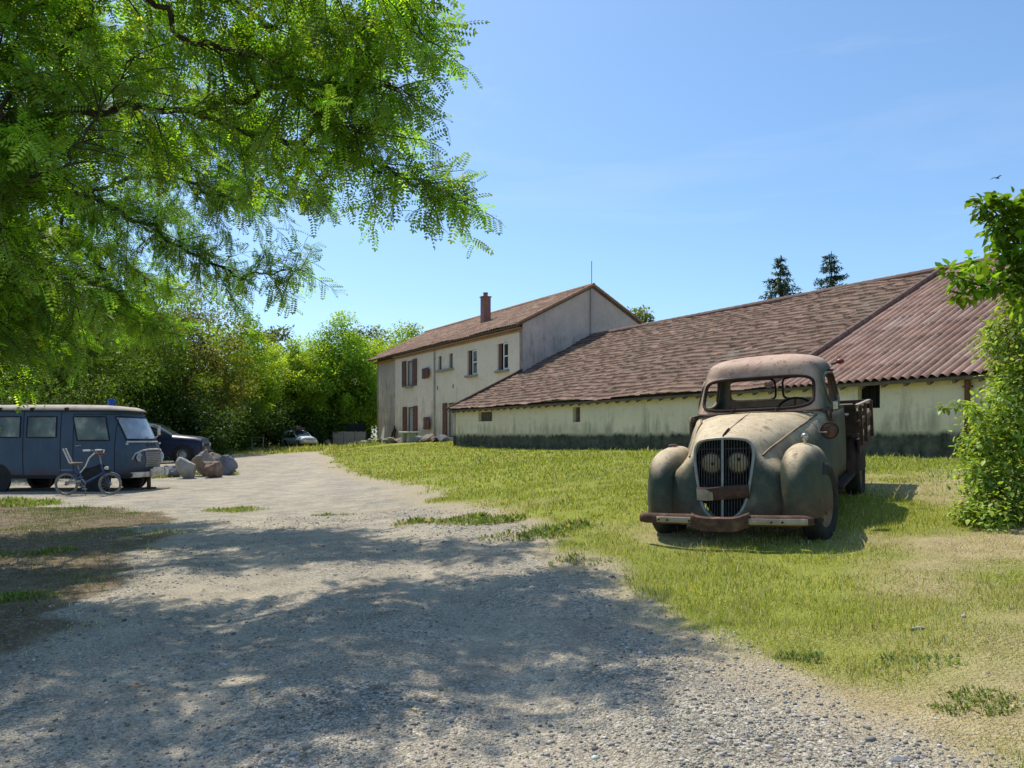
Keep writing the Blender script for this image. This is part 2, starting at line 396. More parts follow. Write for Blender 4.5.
M = {}
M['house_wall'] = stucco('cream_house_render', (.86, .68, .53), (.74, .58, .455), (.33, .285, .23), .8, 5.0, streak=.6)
M['wing_wall'] = stucco('grey_streaked_render', (.58, .46, .36), (.44, .365, .30), (.24, .205, .175), .8, 6.9, streak=.85)  # greyer and more streaked than the facade
M['gable'] = stucco('shade_greyed_gable_render', (.66, .51, .42), (.45, .36, .31), (.24, .20, .175), 3.2, 8.5, streak=.7)  # shade on the gable end is mixed into this darker base, with stains
M['barn_wall'] = stucco('yellowed_barn_render', (.80, .665, .485), (.67, .565, .42), (.20, .195, .13), 1.0, 2.35, band=(1.27, (.028, .030, .022), (.15, .145, .11)), streak=.62)
M['tile'] = tilemat('weathered_flat_tiles', [(.13, .076, .056), (.195, .118, .086), (.245, .152, .112), (.30, .19, .14), (.40, .26, .19)], mossamt=.5)
M['tile_rib'] = tilemat('weathered_ribbed_tiles', [(.32, .185, .135), (.38, .23, .17), (.43, .27, .205), (.47, .315, .25), (.54, .43, .36)], (.13, .095, .08), .5)
M['tile_house'] = tilemat('orange_brown_canal_tiles', [(.20, .12, .085), (.27, .16, .11), (.34, .215, .15), (.42, .27, .19), (.5, .36, .27)], (.13, .10, .08), .45)
M['terracotta'] = mottled('terracotta_trim', (.30, .15, .085), (.46, .26, .16), 5, .85, .2)
M['dark'] = mottled('dark_interior', (.006, .006, .006), (.014, .013, .012), 3, .95, 0)
M['shutter'] = mottled('red_brown_shutter_paint', (.125, .052, .042), (.20, .088, .07), 6, .75, .15)
M['white_paint'] = mottled('white_painted_wood', (.70, .68, .64), (.80, .79, .76), 6, .6, .1)
M['stone'] = mottled('grey_sill_stone', (.22, .20, .17), (.36, .33, .28), 8, .9, .3)
M['brick'] = mottled('brick_chimney', (.22, .10, .075), (.36, .18, .13), 9, .9, .4)
M['zinc'] = mottled('zinc_pipe', (.34, .32, .29), (.46, .43, .39), 5, .55, .1, metal=.3)
M['oldwood'] = mottled('weathered_wood', (.10, .075, .055), (.19, .15, .115), 7, .9, .3)
M['grey_blind'] = mottled('grey_window_panel', (.34, .33, .315), (.44, .42, .39), 3, .7, .05)
def glassmat(name, c=(.02, .025, .03), rough=.06, spec=.5):
    n = N(name); return n.bsdf(c, rough, 0, None, spec)
M['pane'] = glassmat('dark_window_glass')
M['rustpost'] = mottled('rusted_iron', (.09, .04, .022), (.20, .095, .05), 9, .9, .3)

def holed_wall(mb, x0, x1, z0, z1, holes, y=0, depth=.2):
    gx = sorted({x0, x1, *[h[0] for h in holes], *[h[2] for h in holes]}); gzs = sorted({z0, z1, *[h[1] for h in holes], *[h[3] for h in holes]})
    for a, b in zip(gx, gx[1:]):
        for c, d in zip(gzs, gzs[1:]):
            mx_, mz_ = (a + b) / 2, (c + d) / 2
            if any(h[0] < mx_ < h[2] and h[1] < mz_ < h[3] for h in holes): continue
            mb.add([(a, y, c), (b, y, c), (b, y, d), (a, y, d)], [(0, 1, 2, 3)])
    for a, c, b, d in holes:
        Y2 = y + depth
        mb.add([(a, y, c), (b, y, c), (b, y, d), (a, y, d), (a, Y2, c), (b, Y2, c), (b, Y2, d), (a, Y2, d)],
               [(0, 4, 5, 1), (1, 5, 6, 2), (2, 6, 7, 3), (3, 7, 4, 0)])
def tiled(name, mat, parent, x0, x1, y0, z0, y1, z1, period, course, rib, step, nsub=5, sag=.02, seed=1, kind='rib', jit=.006):
    r = np.random.default_rng(seed)
    nt = max(1, round((x1 - x0) / period)); per = (x1 - x0) / nt
    fr = np.linspace(0, 1, nsub, endpoint=False)
    xs_ = np.concatenate([(i + fr) * per for i in range(nt)] + [[nt * per]])
    Ls = math.hypot(y1 - y0, z1 - z0); nc = max(1, round(Ls / course)); cl = Ls / nc
    ts = np.concatenate([(i + np.array([.0, .06, .5, .985])) * cl for i in range(nc)] + [[Ls]])
    ti = np.minimum((xs_ / per).astype(int), nt - 1); ci = np.minimum((ts / cl + 1e-6).astype(int), nc - 1)
    T, Xg = np.meshgrid(ts, xs_, indexing='ij'); CI, TI = np.meshgrid(ci, ti, indexing='ij')
    jz = r.normal(0, jit, (nc, nt)); fx = (Xg / per) % 1; ft = (T / cl) - CI
    if kind == 'rib': prof = rib * (np.abs(np.cos(PI * fx))**1.3 * 2 - 1)
    else: prof = rib * (np.exp(-((fx - .12) / .10)**2) + .5 * np.exp(-((fx - .62) / .10)**2))
    h = prof + step * (1 - ft) + jz[CI, TI] + sag * 2 * fbm(Xg * .35 + seed, T * .35, 3)
    dy, dz = (y1 - y0) / Ls, (z1 - z0) / Ls; nyv, nzv = -dz, dy
    if dy < 0: nyv, nzv = -nyv, -nzv
    VV = np.stack([x0 + Xg, y0 + T * dy + h * nyv, z0 + T * dz + h * nzv], -1).reshape(-1, 3)
    a, b = Xg.shape; ix = np.arange(a * b).reshape(a, b)
    q = np.stack([ix[:-1, :-1], ix[:-1, 1:], ix[1:, 1:], ix[1:, :-1]], -1).reshape(-1, 4)
    tr = r.random((nc, nt)); tr = np.clip(tr * .75 + .25 * r.random((nc, 1)), 0, 1)
    gap = ((ft < .03) * .9 if kind != 'rib' else np.clip(1.75 - 3.0 * np.abs(np.cos(PI * fx)), 0, 1) * .95) * np.ones_like(T)
    tint = np.stack([tr[CI, TI], gap, 0 * T], -1).reshape(-1, 3)
    o = np_mesh(name, VV, q, mat, parent, tint); return o
def verge_tiles(mb, a, b, r=.09, step=.33):
    a = Vector(a); b = Vector(b); L_ = (b - a).length; n_ = max(1, round(L_ / step)); d = (b - a) / n_
    for i in range(n_):
        p = a + d * i; q = a + d * (i + 1.12)
        mb.tube([p, q], [r, r * .86], 8)

# ---- house
zh = .72
house = thing('farmhouse', 'two-storey cream farmhouse with red-brown shutters and brick chimney', 'house', Wp(30.3, 19.2, 0), AZ)
def hx(s): return -(s - 30.3)
holes = []
def hole(s0, z0, s1, z1): h = (hx(s0), z0, hx(s1), z1); holes.append(h); return h
W1 = hole(44.2, 4.45, 43.2, 6.05); D4 = hole(44.1, 1.36, 43.1, 3.1)
SL1 = hole(39.6, 5.14, 39.12, 5.93); SL2 = hole(38.2, 5.12, 37.68, 5.95)
W2 = hole(35.95, 4.56, 34.88, 5.9); W3 = hole(32.7, 4.58, 31.66, 5.93)
D5 = hole(38.35, 1.2, 36.9, 3.15); SM = hole(41.7, 4.78, 40.9, 5.36); SM2 = hole(41.5, 1.68, 40.75, 2.38)
V1 = hole(39.76, 3.97, 39.6, 4.2); V2 = hole(37.76, 3.97, 37.6, 4.18)
mb = MB(); holed_wall(mb, -15.8, 0, zh, 6.67, holes, 0, .22)
obj('facade', mb, M['house_wall'], house)
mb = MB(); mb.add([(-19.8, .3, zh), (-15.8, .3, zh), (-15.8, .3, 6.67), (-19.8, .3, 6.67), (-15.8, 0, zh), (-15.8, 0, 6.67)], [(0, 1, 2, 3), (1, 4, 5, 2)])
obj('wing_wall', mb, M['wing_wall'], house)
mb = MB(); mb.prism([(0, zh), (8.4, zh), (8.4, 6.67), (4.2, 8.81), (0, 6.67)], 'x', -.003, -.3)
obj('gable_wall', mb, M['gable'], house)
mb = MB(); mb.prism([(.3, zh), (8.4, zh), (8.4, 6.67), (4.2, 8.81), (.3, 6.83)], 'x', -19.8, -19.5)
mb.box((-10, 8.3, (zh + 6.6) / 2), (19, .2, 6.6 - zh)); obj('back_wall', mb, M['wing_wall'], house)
mb = MB(); mb.box((-10, 4.0, 3.6), (19, 6.9, 5.4)); obj('dark_rooms', mb, M['dark'], house)
tiled('roof', M['tile_house'], house, -20.15, .12, -.38, 6.60, 4.2, 8.94, .22, .36, .036, .016, 5, .03, 4)
tiled('rear_roof', M['tile_house'], house, -20.15, .12, 8.8, 6.60, 4.2, 8.94, .22, .36, .036, .016, 3, .03, 5)
mb = MB(); mb.prism([(-.30, 6.52), (4.2, 8.82), (8.7, 6.52), (8.7, 6.60), (4.2, 8.90), (-.30, 6.60)], 'x', -20.1, .06); obj('roof_boarding', mb, M['oldwood'], house)
mb = MB(); verge_tiles(mb, (-20.1, 4.2, 8.96), (.12, 4.2, 8.96), .11); obj('ridge_tiles', mb, M['terracotta'], house, 40)
mb = MB(); verge_tiles(mb, (.10, -.40, 6.63), (.10, 4.15, 8.95), .075); verge_tiles(mb, (.10, 8.8, 6.63), (.10, 4.25, 8.95), .075); obj('verge_tiles', mb, M['terracotta'], house, 40)
mb = MB()
for k, (d, z) in enumerate(((.10, 6.36), (.20, 6.46))): mb.box((-7.9, -d / 2 - .002, z), (15.76, d, .09))
mb.box((-17.85, .2, 6.42), (4.1, .22, .14)); obj('cornice', mb, M['terracotta'], house, bevel=.02)
mb = MB(); cx = -7.35; cy = 2.1
mb.box((cx, cy, 8.3), (.42, .46, 2.0)); ch = obj('chimney', mb, M['brick'], house, bevel=.01)
mb = MB(); mb.box((cx, cy, 9.32), (.50, .54, .06)); mb.lathe([(.14, 9.35), (.12, 9.52), (.15, 9.52), (.15, 9.57), (.10, 9.57)], (cx, cy, 0)); obj('chimney_cap', mb, M['brick'], ch, 40)
mb = MB(); mb.tube([(-.05, 4.2, 8.9), (-.05, 4.2, 10.2)], .022, 6); obj('antenna', mb, M['zinc'], house)
mb = MB(); mb.tube([(.06, 4.1, 5.2), (.06, 4.1, 8.75)], .05, 8)
obj('gable_pipe', mb, M['zinc'], house, 40)
mb = MB(); mb.tube([(hx(40.0), -.07, zh), (hx(40.0), -.07, 6.3)], .05, 8)
for z in (1.6, 3.0, 4.4, 5.8): mb.box((hx(40.0), -.05, z), (.14, .10, .03))
obj('downpipe', mb, M['zinc'], house, 40)
def casement(h, blind, leaf=None, white=None):
    x0, z0, x1, z1 = h; mb = MB(); t = .06; y = .13
    for bx_ in ((x0 + t / 2 + .002, None), (x1 - t / 2 - .002, None)): mb.box((bx_[0], y, (z0 + z1) / 2), (t, .06, z1 - z0 - .004))
    mb.box(((x0 + x1) / 2, y, z1 - t / 2 - .002), (x1 - x0 - 2 * t - .004, .06, t)); mb.box(((x0 + x1) / 2, y, z0 + t / 2 + .002), (x1 - x0 - 2 * t - .004, .06, t))
    f = obj('window', mb, M['white_paint'] if white else M['oldwood'], house)
    mb = MB(); mb.add([(x0 + t, y + .02, z0 + t), (x1 - t, y + .02, z0 + t), (x1 - t, y + .02, z1 - t), (x0 + t, y + .02, z1 - t)], [(0, 1, 2, 3)])
    obj('pane', mb, blind, f); return f
casement(W1, M['grey_blind']); casement(D4, M['grey_blind'])
for h in (SL1, SL2): casement(h, M['grey_blind'])
for h in (SM, SM2): casement(h, M['dark'])
for h in (V1, V2):
    mb = MB(); mb.box(((h[0] + h[2]) / 2, .05, (h[1] + h[3]) / 2), (h[2] - h[0] - .004, .02, h[3] - h[1] - .004)); obj('vent', mb, M['dark'], house)
def shutter(x0, x1, z0, z1, ang=0, hinge='l', y=-.045):
    wd = x1 - x0; mb = MB(); mb.box((wd / 2, 0, (z1 - z0) / 2), (wd, .04, z1 - z0))
    k = max(2, int(wd / .11))
    for i in range(k): mb.box(((i + .5) * wd / k, -.024, (z1 - z0) / 2), (wd / k - .014, .012, z1 - z0 - .02))
    for f in (.15, .85): mb.box((wd / 2, -.038, (z1 - z0) * f), (wd - .04, .02, .09))
    o = obj('shutter', mb, M['shutter'], house); o.location = (x0, y, z0); o.rotation_euler = (0, 0, ang); return o
for h in (W1, D4):
    shutter(h[0] - .62, h[0] - .02, h[1] - .03, h[3] + .03); shutter(h[2] + .02, h[2] + .62, h[1] - .03, h[3] + .03)
for h in (SM, SM2):
    m_ = (h[0] + h[2]) / 2; shutter(h[0] - .02, m_ + .1, h[1] - .02, h[3] + .02); shutter(m_ + .14, h[2] + .34, h[1] - .02, h[3] + .02, -.25)
shutter(D5[0] - .55, D5[0] - .02, D5[1], D5[3])
casement(D5, M['grey_blind'])
# the two open windows near the gable: dark opening, white casement leaf swung back on the right, folded shutter at left
for h in (W2, W3):
    x0, z0, x1, z1 = h
    mb = MB(); mb.box((x0 + .14, .10, (z0 + z1) / 2), (.26, .04, z1 - z0 - .03)); obj('shutter', mb, M['shutter'], house)
    f = MB(); xa, xb = x0 + .55, x1 - .03
    for xx in (xa, xb): f.box((xx, .06, (z0 + z1) / 2), (.07, .05, z1 - z0 - .02))
    for zz in (z0 + .05, z1 - .05, (z0 + z1) / 2): f.box(((xa + xb) / 2, .06, zz), (xb - xa - .075, .045, .06))
    fo = obj('window', f, M['white_paint'], house)
    mb = MB(); mb.add([(xa, .07, z0), (xb, .07, z0), (xb, .07, z1), (xa, .07, z1)], [(0, 1, 2, 3)]); obj('pane', mb, M['pane'], fo)
mb = MB(); sills = []
for a, b, z in ((W1[0], W1[2], W1[1]), (SL1[0] - .05, SL2[2] + .05, SL1[1] - .015), (W2[0], W2[2], W2[1]), (W3[0], W3[2], W3[1]), (D4[0], D4[2], D4[1])):
    mb = MB(); mb.box(((a + b) / 2, -.05, z - .07), (b - a + .2, .22, .11)); obj('sill', mb, M['stone'], house, bevel=.01)

# ---- barn
zb = .5
barn = thing('barn', 'long low yellowed barn with a big brown tiled roof and dark damp base', 'barn', Wp(30.3, 15.45, 0), AZ)
def bx(s): return -(s - 30.3)
bh = [(bx(27.93), 1.86, bx(26.75), 2.26), (bx(21.11), 1.72, bx(20.68), 2.24), (bx(10.25), 1.84, bx(9.72), 2.36)]
mb = MB(); holed_wall(mb, 0, 26.3, zb, 2.52, bh, 0, .25); obj('front_wall', mb, M['barn_wall'], barn)
mb = MB(); mb.prism([(0, zb), (15.7, zb), (15.7, 2.4), (7.85, 6.2), (0, 2.4)], 'x', .003, .3); obj('end_wall', mb, M['barn_wall'], barn)
mb = MB(); mb.prism([(0, zb), (15.7, zb), (15.7, 2.4), (7.85, 6.2), (0, 2.4)], 'x', 26.0, 26.297); obj('end_wall', mb, M['barn_wall'], barn)
mb = MB(); mb.box((13, 15.6, 1.4), (25.4, .2, 1.9)); obj('back_wall', mb, M['barn_wall'], barn)
mb = MB(); mb.box((13.1, 7.8, 1.36), (25.3, 14.6, 1.7)); obj('dark_interior', mb, M['dark'], barn)
XJ = bx(12.55)
rise = (6.34 - 2.43) / 8.1
tiled('flat_tile_roof', M['tile'], barn, -.12, XJ, -.27, 2.43, 7.85, 6.34, .235, .335, .012, .042, 6, .06, 11, 'flat', .014)
tiled('ribbed_roof', M['tile_rib'], barn, XJ, 26.6, -.27, 2.43, 7.85, 6.34, .205, .9, .038, .010, 10, .02, 12, 'rib', .003)
tiled('rear_roof', M['tile'], barn, -.12, 26.6, 15.97, 2.43, 7.85, 6.34, .235, .335, .012, .042, 2, .035, 13, 'flat')
mb = MB(); mb.prism([(-.20, 2.33), (7.85, 6.22), (15.9, 2.33), (15.9, 2.40), (7.85, 6.29), (-.20, 2.40)], 'x', -.08, 26.5); obj('roof_boarding', mb, M['oldwood'], barn)
mb = MB(); verge_tiles(mb, (-.12, 7.85, 6.37), (26.6, 7.85, 6.37), .11, .4); MRT = mottled('faded_ridge_tile', (.15, .095, .075), (.27, .18, .145), 6, .9, .2); obj('ridge_tiles', mb, MRT, barn, 40)
mb = MB(); verge_tiles(mb, (XJ, -.27, 2.50), (XJ, 7.8, 6.41), .085, .36); obj('valley_tiles', mb, MRT, barn, 40)
mb = MB(); verge_tiles(mb, (-.10, -.27, 2.48), (-.10, 7.8, 6.39), .07, .36); obj('verge_tiles', mb, M['tile'], barn, 40)
mb = MB(); mb.box((0, 0, 0), (.07, .18, .08), (.45, 0, 0)); r0 = obj('rafter_end', mb, M['oldwood'], barn); r0.location = (.25, -.10, 2.345)
for i in range(1, 53):
    q = r0.copy(); col.objects.link(q); q.parent = barn; q.location = (.25 + i * .5, -.10, 2.345)
for i, h in enumerate(bh):
    mb = MB(); mb.box(((h[0] + h[2]) / 2, .16, (h[1] + h[3]) / 2), (h[2] - h[0] - .006, .03, h[3] - h[1] - .006))
    for k in range(5 if i == 0 else 2):
        t = (k + 1) / (6 if i == 0 else 3); mb.box((h[0] + (h[2] - h[0]) * t, .13, (h[1] + h[3]) / 2), (.03, .03, h[3] - h[1] - .01))
    obj('window_shutter', mb, M['oldwood'] if i < 2 else M['dark'], barn)
mb = MB(); mb.tube([(bx(7.85), -.06, .65), (bx(7.85), -.06, 2.36)], .055, 8)
for z in (1.0, 1.7, 2.2): mb.box((bx(7.85), -.04, z), (.17, .09, .035))
obj('downpipe', mb, M['rustpost'], barn, 40)
# ------------------------------------------------------------------ the derelict pickup
def patina(name='faded_green_patina', roof=False):
    n = N(name); v = n.coord('Object'); g = n.n('NewGeometry')
    nrm = n.n('VectorTransform'); nrm.vector_type = 'NORMAL'; nrm.convert_from = 'WORLD'; nrm.convert_to = 'OBJECT'; n.set(nrm.inputs[0], g.outputs['Normal'])
    nz_ = n.sep(nrm.outputs[0])[2]
    big = n.noise(v, 2.2, 6, .65); med = n.noise(v, 9, 6, .7); fine = n.noise(v, 60, 4, .7)
    st = n.noise(n.coord('Object', (9, 9, .9)), 1.5, 5, .65)
    green = n.ramp(big, [(.3, (.028, .040, .030)), (.52, (.058, .074, .050)), (.72, (.14, .13, .075))])
    bleach = n.ramp(n.math('ADD', n.math('MULTIPLY', big, .5), n.math('MULTIPLY', med, .5)), [(.3, (.35, .25, .145)), (.5, (.56, .445, .285)), (.7, (.66, .56, .39))])
    up = n.ramp(n.math('ADD', nz_, n.math('MULTIPLY', n.math('SUBTRACT', big, .5), .5)), [(.30, 0), (.74, 1)])
    if roof:
        bleach = n.ramp(n.math('ADD', n.math('MULTIPLY', big, .5), n.math('MULTIPLY', med, .5)), [(.3, (.34, .20, .135)), (.5, (.55, .365, .27)), (.7, (.63, .46, .355))])
        up = n.math('MAXIMUM', up, n.math('MULTIPLY', n.ramp(n.math('MULTIPLY', n.sep(nrm.outputs[0])[1], -1), [(.3, 0), (.7, 1)]), 1))
    c = n.mix(up, green, bleach)
    rust = n.ramp(med, [(.3, (.065, .027, .015)), (.55, (.15, .065, .032)), (.75, (.24, .12, .06))])
    rf = n.ramp(n.math('ADD', n.math('MULTIPLY', med, .55), n.math('MULTIPLY', st, .45)), [(.545, 0), (.63, 1)])
    c = n.mix(n.math('MULTIPLY', rf, .75), c, rust)
    edge = n.ramp(g.outputs['Pointiness'], [(.53, 0), (.60, 1)])
    c = n.mix(n.math('MULTIPLY', edge, .6), c, rust)
    z = n.sep(v)[2]
    low = n.ramp(n.math('ADD', z, n.math('MULTIPLY', n.math('SUBTRACT', med, .5), .35)), [(.24, 1), (.48, 0)])
    c = n.mix(n.math('MULTIPLY', low, .65), c, rust)
    c = n.mix(.35, c, n.ramp(fine, [(.3, .6), (.6, 1.1)]), 'MULTIPLY')
    rough = n.ramp(big, [(.3, .55), (.7, .8)])
    fl = n.noise(v, 24, 5, .75); c = n.mix(n.math('MULTIPLY', n.ramp(fl, [(.60, 0), (.63, 1)]), .7), c, rust)
    return n.bsdf(c, rough, 0, n.bump(n.math('ADD', n.math('MULTIPLY', med, .6), n.math('MULTIPLY', fine, .25)), .28, .02), .3)
T = {}
T['paint'] = patina(); T['cab'] = patina('bleached_cab_patina', True)
T['roofpaint'] = mottled('rust_bleached_roof_paint', (.27, .17, .125), (.42, .31, .25), 3, .75, .12, (.50, .40, .33))
T['rust'] = mottled('brown_rust', (.05, .027, .02), (.105, .055, .038), 11, .9, .4, (.22, .135, .09))
T['darkrust'] = mottled('dark_rust', (.022, .014, .011), (.055, .03, .022), 9, .9, .3)
T['cream'] = mottled('chipped_cream_strip', (.30, .22, .15), (.50, .42, .31), 10, .8, .2)
T['grille'] = mottled('dull_grille_steel', (.035, .03, .027), (.10, .09, .08), 30, .6, .1, metal=.4)
T['trim'] = mottled('dull_grey_trim', (.24, .235, .21), (.36, .35, .32), 14, .5, .1, metal=.3)
T['lamp'] = mottled('yellowed_lamp_glass', (.36, .26, .14), (.60, .48, .30), 18, .45, .15, spec=.5)
T['tyre'] = mottled('old_tyre_rubber', (.018, .017, .016), (.045, .041, .037), 12, .9, .3)
T['rim'] = mottled('rusty_tan_wheel', (.16, .10, .05), (.36, .25, .14), 9, .8, .2)
T['wood'] = mottled('dark_bed_planks', (.035, .022, .018), (.085, .052, .04), 8, .9, .4)
T['palewood'] = mottled('sunlit_pale_rail', (.28, .20, .15), (.45, .36, .29), 9, .85, .3)  # sunlight on the bed's top rail painted in as paler wood
T['chrome'] = mottled('pitted_chrome', (.35, .33, .30), (.6, .58, .55), 25, .3, .1, metal=.8)
T['redlens'] = mottled('faded_red_lens', (.22, .015, .012), (.32, .03, .02), 9, .4, .05, spec=.5)
T['seat'] = mottled('torn_dark_seat', (.012, .010, .009), (.035, .028, .023), 6, .95, .3)

truck = thing('pickup_truck', 'derelict green and rust 1940s pickup truck parked on the lawn', 'pickup truck', (2.03, 6.63, 0))
# stand it on the sloping lawn: plane through the wheel contact points
ry = R(-30.6); ax = Vector((math.cos(ry), math.sin(ry), 0)); ay = Vector((-math.sin(ry), math.cos(ry), 0))
def _at(lx, ly): p = Vector((2.03, 6.63, 0)) + ax * lx + ay * ly; return Vector((p.x, p.y, gz1(p.x, p.y)))
pf = (_at(-.6, 0) + _at(.6, 0)) / 2; pr = (_at(-.6, 2.45) + _at(.6, 2.45)) / 2
vy = (pr - pf).normalized(); vx = ((_at(.6, 0) - _at(-.6, 0)) + (_at(.6, 2.45) - _at(-.6, 2.45))).normalized()
vz = vx.cross(vy).normalized(); vx = vy.cross(vz).normalized()
Mx = Matrix((vx, vy, vz)).transposed().to_4x4(); Mx.translation = pf - vz * .03
truck.matrix_world = Mx

def border_(g): return [r for r in g[0][:]] + [g[i][-1] for i in range(1, len(g))] + g[-1][::-1][1:] + [g[i][0] for i in range(len(g) - 2, 0, -1)]
def ssgn(v, p): return math.copysign(abs(v)**p, v)
NT = 61
_go = [(0, .20), (.055, .207), (.10, .225), (.14, .262), (.168, .31), (.19, .37), (.208, .46), (.222, .55), (.236, .65), (.243, .72), (.240, .775), (.226, .818), (.19, .846), (.13, .860), (.06, .866), (0, .867)]
_go = [(x, z + .042) for x, z in _go]
_gl = np.concatenate([[0], np.cumsum([math.dist(a, b) for a, b in zip(_go, _go[1:])])]); _gl /= _gl[-1]
def grille_pt(a, k=1.0):
    """shield-shaped grille outline, a=0 at the bottom tip, pi at the top"""
    a = a % (2 * PI + 1e-9); sg = -1 if a <= PI else 1; f = a / PI if a <= PI else 2 - a / PI
    return sg * float(np.interp(f, _gl, [q[0] for q in _go])) * k, float(np.interp(f, _gl, [q[1] for q in _go]))
def grille_y(x, z): return -.405 - .135 * (1 - (z - .242) / .66) + .55 * x * x
def arch(t, wd, zt, p, zb_):
    a = PI * t
    return -ssgn(math.cos(a), 2 / p) * wd, zb_ + (zt - zb_) * abs(math.sin(a))**(2 / p)
secs = [(-.33, .36, .930, 2.6, .24), (-.2, .41, .962, 2.75, .25), (0, .475, .990, 2.9, .26), (.2, .54, 1.018, 3.0, .28), (.4, .605, 1.04, 3.1, .3), (.6, .66, 1.055, 3.2, .32), (.75, .688, 1.065, 3.4, .33), (.88, .694, 1.07, 4.5, .34), (1.02, .694, 1.07, 7, .34)]
def sec_ring(i):
    y, wd, zt, p, zb_ = secs[i]; out = []
    for k in range(NT):
        x, z = arch(k / (NT - 1), wd, zt, p, zb_)
        e = float(sstep(.80, .60, z)) * float(sstep(.7, .1, y)); x *= 1 + e * max(0, .49 / wd - 1)
        lean = -.12 * max(0, 1 - z / .9) * max(0, 1 - (y + .33) / .6)
        out.append((x, y + lean - .03 * (1 - (x / wd)**2) * (y > 1), z))
    return out
rings = []
g0 = []
for k in range(NT):
    x, z = grille_pt(2 * PI * k / (NT - 1)); g0.append((x, grille_y(x, z), z))
r1 = sec_ring(0)
for f in (0, .08, .25, .5, .75):
    e = math.sin(f * PI / 2); q = 1 - math.cos(f * PI / 2)
    rings.append([(a[0] + (b[0] - a[0]) * e, a[1] + (b[1] - a[1]) * (q if f < .99 else 1), a[2] + (b[2] - a[2]) * e) for a, b in zip(g0, r1)])
for i in range(len(secs)):
    rings.append(sec_ring(i))
    if i < len(secs) - 1:
        A_, B_ = rings[-1], sec_ring(i + 1)
        rings.append([tuple((a[c] + b[c]) / 2 for c in range(3)) for a, b in zip(A_, B_)])
def dent(p, amp=.006):
    x, y, z = p; d = 1.6 * amp * float(fbm(np.array([x * 3 + z * 2.1]), np.array([y * 3 - z * 1.7]), 3)[0]); return (x * (1 + d), y, z + d)
mb = MB(); mb.grid([[dent(p) for p in r] for r in rings]); body = obj('body', mb, T['paint'], truck, 60)
m = body.modifiers.new('thick', 'SOLIDIFY'); m.thickness = .012; m.offset = -1
# firewall and a flat black sheet standing in for shade behind the grille
mb = MB(); mb.add([(p[0] * .99, 1.0, p[2]) for p in sec_ring(8)], [tuple(range(NT))]); obj('firewall', mb, T['darkrust'], truck)
gl = [(grille_pt(2 * PI * k / 60)) for k in range(60)]
mb = MB(); mb.add([(x * 1.02, grille_y(x, z) + .10, z) for x, z in gl], [tuple(range(60))]); obj('dark_grille_backing', mb, M['dark'], truck)
def zspan(x):
    zz = [z for X_, z in [grille_pt(2 * PI * k / 400) for k in range(400)] if abs(X_ - x) < .006 or abs(X_) > abs(x)]
    hit = sorted(grille_pt(PI * k / 300)[1] for k in range(301) if abs(grille_pt(PI * k / 300)[0]) >= abs(x))
    return (hit[0], hit[-1]) if hit else (None, None)
mb = MB()
for i in range(21):
    x = -.232 + .464 * i / 20
    a, b = zspan(x)
    if a is None or b - a < .03: continue
    mb.tube([(x, grille_y(x, z) + .012, z) for z in np.linspace(a + .004, b - .004, 7)], .0042, 5)
for z in (.82, .51): mb.tube([(x, grille_y(x, z) + .02, z) for x in np.linspace(-.225, .225, 7)], .005, 5)
gr = obj('grille', mb, T['grille'], truck, 60)
mb = MB(); mb.tube([(x * 1.01, grille_y(x, z) - .004, z) for x, z in gl], .013, 8, closed=True); obj('grille_frame', mb, T['trim'], gr, 60)
mb = MB(); mb.tube([(0, grille_y(0, z) - .006, z) for z in np.linspace(.242, .907, 9)], .011, 8); obj('grille_bar', mb, T['trim'], gr, 60)
for sx in (-1, 1):
    mb = MB(); zc = .70; xc = sx * .112; yc = grille_y(xc, zc) + .045
    mb.lathe([(0, -.012), (.03, -.013), (.06, -.006), (.084, .01), (.09, .03), (.07, .08)], (xc, yc, zc), 'y', 28)
    hl = obj('headlamp', mb, T['lamp'], truck, 50)
    mb = MB(); mb.tube([(xc + .088 * math.cos(a), yc + .012, zc + .088 * math.sin(a)) for a in np.linspace(0, 2 * PI, 25)[:-1]], .008, 6, closed=True); obj('lamp_ring', mb, T['rust'], hl, 60)
    mb = MB(); mb.lathe([(0, -.020), (.011, -.019), (.016, -.010)], (xc + .015, yc, zc + (-.004 if sx < 0 else .03)), 'y', 12); obj('bulb_hole', mb, T['darkrust'], hl, 50)
# rusty plate fixed across the grille, mascot, bonnet beads
mb = MB(); g = []
for x in np.linspace(-.235, .235, 13):
    g.append([(x * .92, grille_y(x, .43) - .03, z + .012 * math.sin(x * 9)) for z in (.41, .445, .485, .52)])
mb.grid(g); o = obj('cross_plate', mb, T['rust'], truck, 60); m = o.modifiers.new('t', 'SOLIDIFY'); m.thickness = .012
mb = MB(); mb.grid([[(x * .92, grille_y(x, .43) - .044, z + .012 * math.sin(x * 9)) for z in (.414, .445, .485, .508 - .05 * max(0, (x + .13) / .07))] for x in np.linspace(-.232, -.075, 6)]); obj('bare_patch', mb, T['cream'], o, 60)
mb = MB(); mb.add([(-.012, -.385, .910), (.012, -.385, .910), (0, -.40, .94), (-.016, -.20, .968), (.016, -.20, .968), (0, -.19, .985)], [(0, 1, 2), (3, 5, 4), (0, 3, 4, 1), (1, 4, 5, 2), (2, 5, 3, 0)])
obj('mascot', mb, T['darkrust'], truck)
mb = MB(); mb.tube([(0, y, z + .003) for y, wd, zt, p, zb_ in secs[0:6] for z in (zt,)], .006, 6); obj('bonnet_crease', mb, T['paint'], truck, 60)
